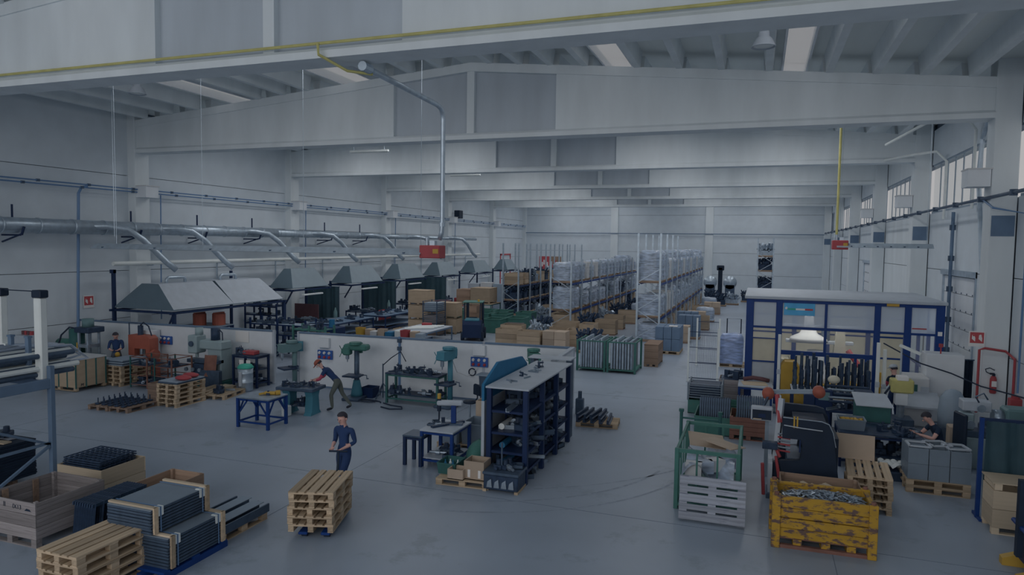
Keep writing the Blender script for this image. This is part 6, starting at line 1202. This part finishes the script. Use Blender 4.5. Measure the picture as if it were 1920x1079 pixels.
# green cage with leaning pallet
t = thing('green_cage', 'green steel cage bin holding cardboard and film, front centre right', 'cage', (-.82, 15.0, 0)); a, b = .58, 1.15
for sx in (-a, a):
    for sy in (-b, b): B(sx - .04, sx + .04, sy - .04, sy + .04, 0, 1.22, .006).build('post', 'green', t)
for z in (.1, 1.18):
    for sy in (-b, b): MB().bar((-a, sy, z), (a, sy, z), .06, .07).build('rail', 'green', t)
    for sx in (-a, a): MB().bar((sx, -b, z), (sx, b, z), .05, .06).build('rail', 'green', t)
for k in range(1, 3):
    for sy in (-b, b): MB().bar((-a + 2 * a * k / 3, sy, .1), (-a + 2 * a * k / 3, sy, 1.18), .035).build('bar', 'green', t)
for k in range(1, 5):
    for sx in (-a, a): MB().bar((sx, -b + 2 * b * k / 5, .1), (sx, -b + 2 * b * k / 5, 1.18), .03).build('bar', 'green', t)
B(-a, a, -b, b, .08, .11).build('floor', 'green_dark', t)
def filmf(u, v): return (-.5 + u * 1.0, -1.05 + v * 2.1, .72 + .13 * sin(7 * u + 3 * v) + .1 * sin(11 * v + 5 * u) - .2 * abs(u - .5))
tag(MB().grid(filmf, 16, 20).build('crumpled_film', 'film', loc=(-.82, 15, 0), smooth=True), 'crumpled film sheet filling the green cage', 'film')
for k, (x, y, z, r, rx) in enumerate(((-.95, 15.6, .95, .2, .25), (-.6, 15.3, 1.0, -.5, -.12))): q = tag(B(-.38, .38, -.3, .3, 0, .015).build('cardboard_sheet', 'card', loc=(x, y, z), rz=r), 'folded cardboard sheet on top of the cage, %s one' % ('back', 'front')[k], 'cardboard'); q.rotation_euler = (rx, .1, r)
for k in range(4): tag(B(-.16, .16, -.12, .12, 0, .24).build('foam_block', 'film' if k % 2 else 'offwhite', loc=(-1.1 + .2 * k, 14.2 + .2 * k, .62), rz=.3 * k), 'pale foam piece low in the green cage, %s from the front' % ORDW[k], 'foam', 'foam pieces in the cage')
q = PO.put((-.68, 13.62, .47), 0, 'grey weathered pallet leaning upright against the green cage', 'single pallets'); q.rotation_euler = (radians(78), 0, .0); q.location = (-.68, 13.43, .415)
# mesh fence and goods between the fence and the enclosure
def fence(label, x0, x1, y, H):
    t = thing('mesh_fence', label, 'fence', ((x0 + x1) / 2, y, 0)); a = (x1 - x0) / 2
    for sx in (-a, a): B(sx - .035, sx + .035, -.035, .035, 0, H).build('post', 'white_plastic', t); B(sx - .07, sx + .07, -.07, .07, 0, .015).build('foot_plate', 'light_grey', t)
    for z in (.15, .75, 1.35, 1.95): MB().bar((-a, 0, z), (a, 0, z), .022).build('rail', 'navy_dark', t)
    m = MB(); n = int(2 * a / .05)
    for k in range(1, n): m.bar((-a + 2 * a * k / n, 0, .15), (-a + 2 * a * k / n, 0, 1.95), .005)
    o = m.build('mesh_wires', 'dark_steel', t); o['kind'] = 'stuff'
fence('white-posted mesh fence panel nearer the aisle end', -2.44, -1.35, 27.3, 2.1); fence('white-posted mesh fence panel further back beside the wrapped pallet', -2.44, -1.5, 31.2, 2.1)
pl(-1.0, 31.8, 0, 'pallet under the blue film-wrapped stack'); tag(wrapmb(.48, .42, 1.25, 21).build('blue_wrapped_stack', 'film_blue', loc=(-1.0, 31.8, .145), smooth=True), 'stack wrapped in bluish film behind the fence', 'wrapped stack')
t = thing('hand_trolley', 'dark tubular trolley frame standing behind the wrapped stack', 'trolley', (-.95, 32.6, 0)); MB().tube([(-.3, 0, .05), (-.3, 0, 2.0), (.3, 0, 2.0), (.3, 0, .05)], .025).build('frame', 'black', t); MB().bx(-.3, .3, -.15, .1, .02, .05).build('toe_plate', 'black', t)
basket('grey wire basket heaped with dark parts before the fence', -1.45, 22.6, .42, .5, .5, .55, 'plastic_grey', 'black_part', n=7)
openbox('green slatted steel box under the wire basket', -1.45, 22.6, 0, .5, .5, .42, 'green', name='steel_box', cat='box', taper=1)
crate(-1.15, -.35, 24.4, 25.3, 0, .72, 'wood_old', 'grey wooden crate with dark parts behind the wire basket', rows=3); scatter(-1.0, -.5, 24.6, 25.1, .72, 6, 'dark part on the grey crate by the fence', 'parts on the pale crate', s=1.4); tag(B(-.34, .34, -.38, .38, 0, .05).build('crate_cover', 'black_part', loc=(-.75, 24.85, .67)), 'dark cover sheet in the grey wooden crate by the fence', 'cover')
frame_table('blue bench with pale card sheet at the enclosure front left', -.5, .55, 23.2, 24.3, .78, 'blue', 'light_grey', name='bench'); tag(B(-.38, .38, -.3, .3, 0, .02).build('card_sheet', 'wood_pale', loc=(0, 23.7, .78), rz=.15), 'pale card sheet lying on the blue bench', 'card'); tag(MB().tube([(-.4, 0, .06), (-.1, .05, .12), (.2, 0, .1), (.4, .05, .05)], .07).build('dark_cloth_roll', 'brown_dark', loc=(.05, 24.1, .78), smooth=True), 'dark cloth roll on the blue bench', 'cloth')
def ribs(label, x0, n, y, z, L, tilt, grp, dx=.06):
    pm = MB().prism([(-.02, 0), (.02, 0), (.025, L), (.0, L + .03), (-.025, L)], 'y', -.32, .32).mesh('ribbed_sheet', 'dark_steel')
    for k in range(n):
        q = tag(inst(pm, 'ribbed_sheet', None, (x0 + k * dx, y, z)), label + ', %s from the left' % ORDW[k], 'sheet', grp); q.rotation_euler = (tilt, 0, .0)
openbox('green steel box under the left row of ribbed sheets', -1.0, 20.4, 0, .55, .7, .5, 'green', name='steel_box', cat='box', taper=1); ribs('dark ribbed sheet standing in the left green box', -1.42, 14, 20.3, .06, .85, -.15, 'ribbed sheets in the green box')
o = crate(-.6, .38, 19.5, 20.6, 0, .62, 'rust', 'reddish brown wooden crate under the right row of ribbed sheets', rows=4, legs=.12, matx='wood_dark'); ribs('dark ribbed sheet standing in the brown crate', -.42, 12, 20.1, .2, .85, -.12, 'ribbed sheets in the brown crate')
openbox('green box of bottles beside the ribbed sheets', -.55, 21.6, 0, .4, .4, .55, 'green', name='steel_box', cat='box', taper=1)
t = thing('pipe_barrier', 'green pipe rail frame behind the green cage', 'frame', (-1.05, 17.3, 0))
for x in (-.62, .3): MB().cyl((x, 0, 0), (x, 0, 1.15), .04, n=8).cyl((x, 0, 1.15), (x, 0, 1.22), .06, n=8).build('post', 'green_dark', t)
for z in (.55, 1.0): MB().cyl((-.62, 0, z), (.3, 0, z), .025, n=6).build('rail', 'green_dark', t)
# floor pallets further right-middle and loose clutter under the benches
scatter(2.2, 3.2, 17.2, 17.8, .001, 6, 'dark offcut on the floor under the assembly bench edge', 'offcuts by the bench', s=1.5)
tag(MB().grid(lambda u, v: (-.25 + .5 * u, -.2 + .4 * v, .03 + .12 * abs(sin(6 * u + 4 * v)) + .05 * sin(13 * v)), 10, 8).build('crumpled_paper', 'white_plastic', loc=(3.0, 17.55, .22), smooth=True), 'crumpled white wrapping by the grey boxes', 'paper')
tag(B(-.45, .45, -.25, .25, 0, .2, .01).build('low_box', 'black_part', loc=(2.9, 17.55, .0)), 'low black box under the crumpled wrapping', 'box')
tag(B(-.3, .3, -.2, .2, 0, .75, .02).build('cardboard_carton', 'card', loc=(5.0, 20.2, .0)), 'tan carton between the seated worker and the lathe', 'carton')
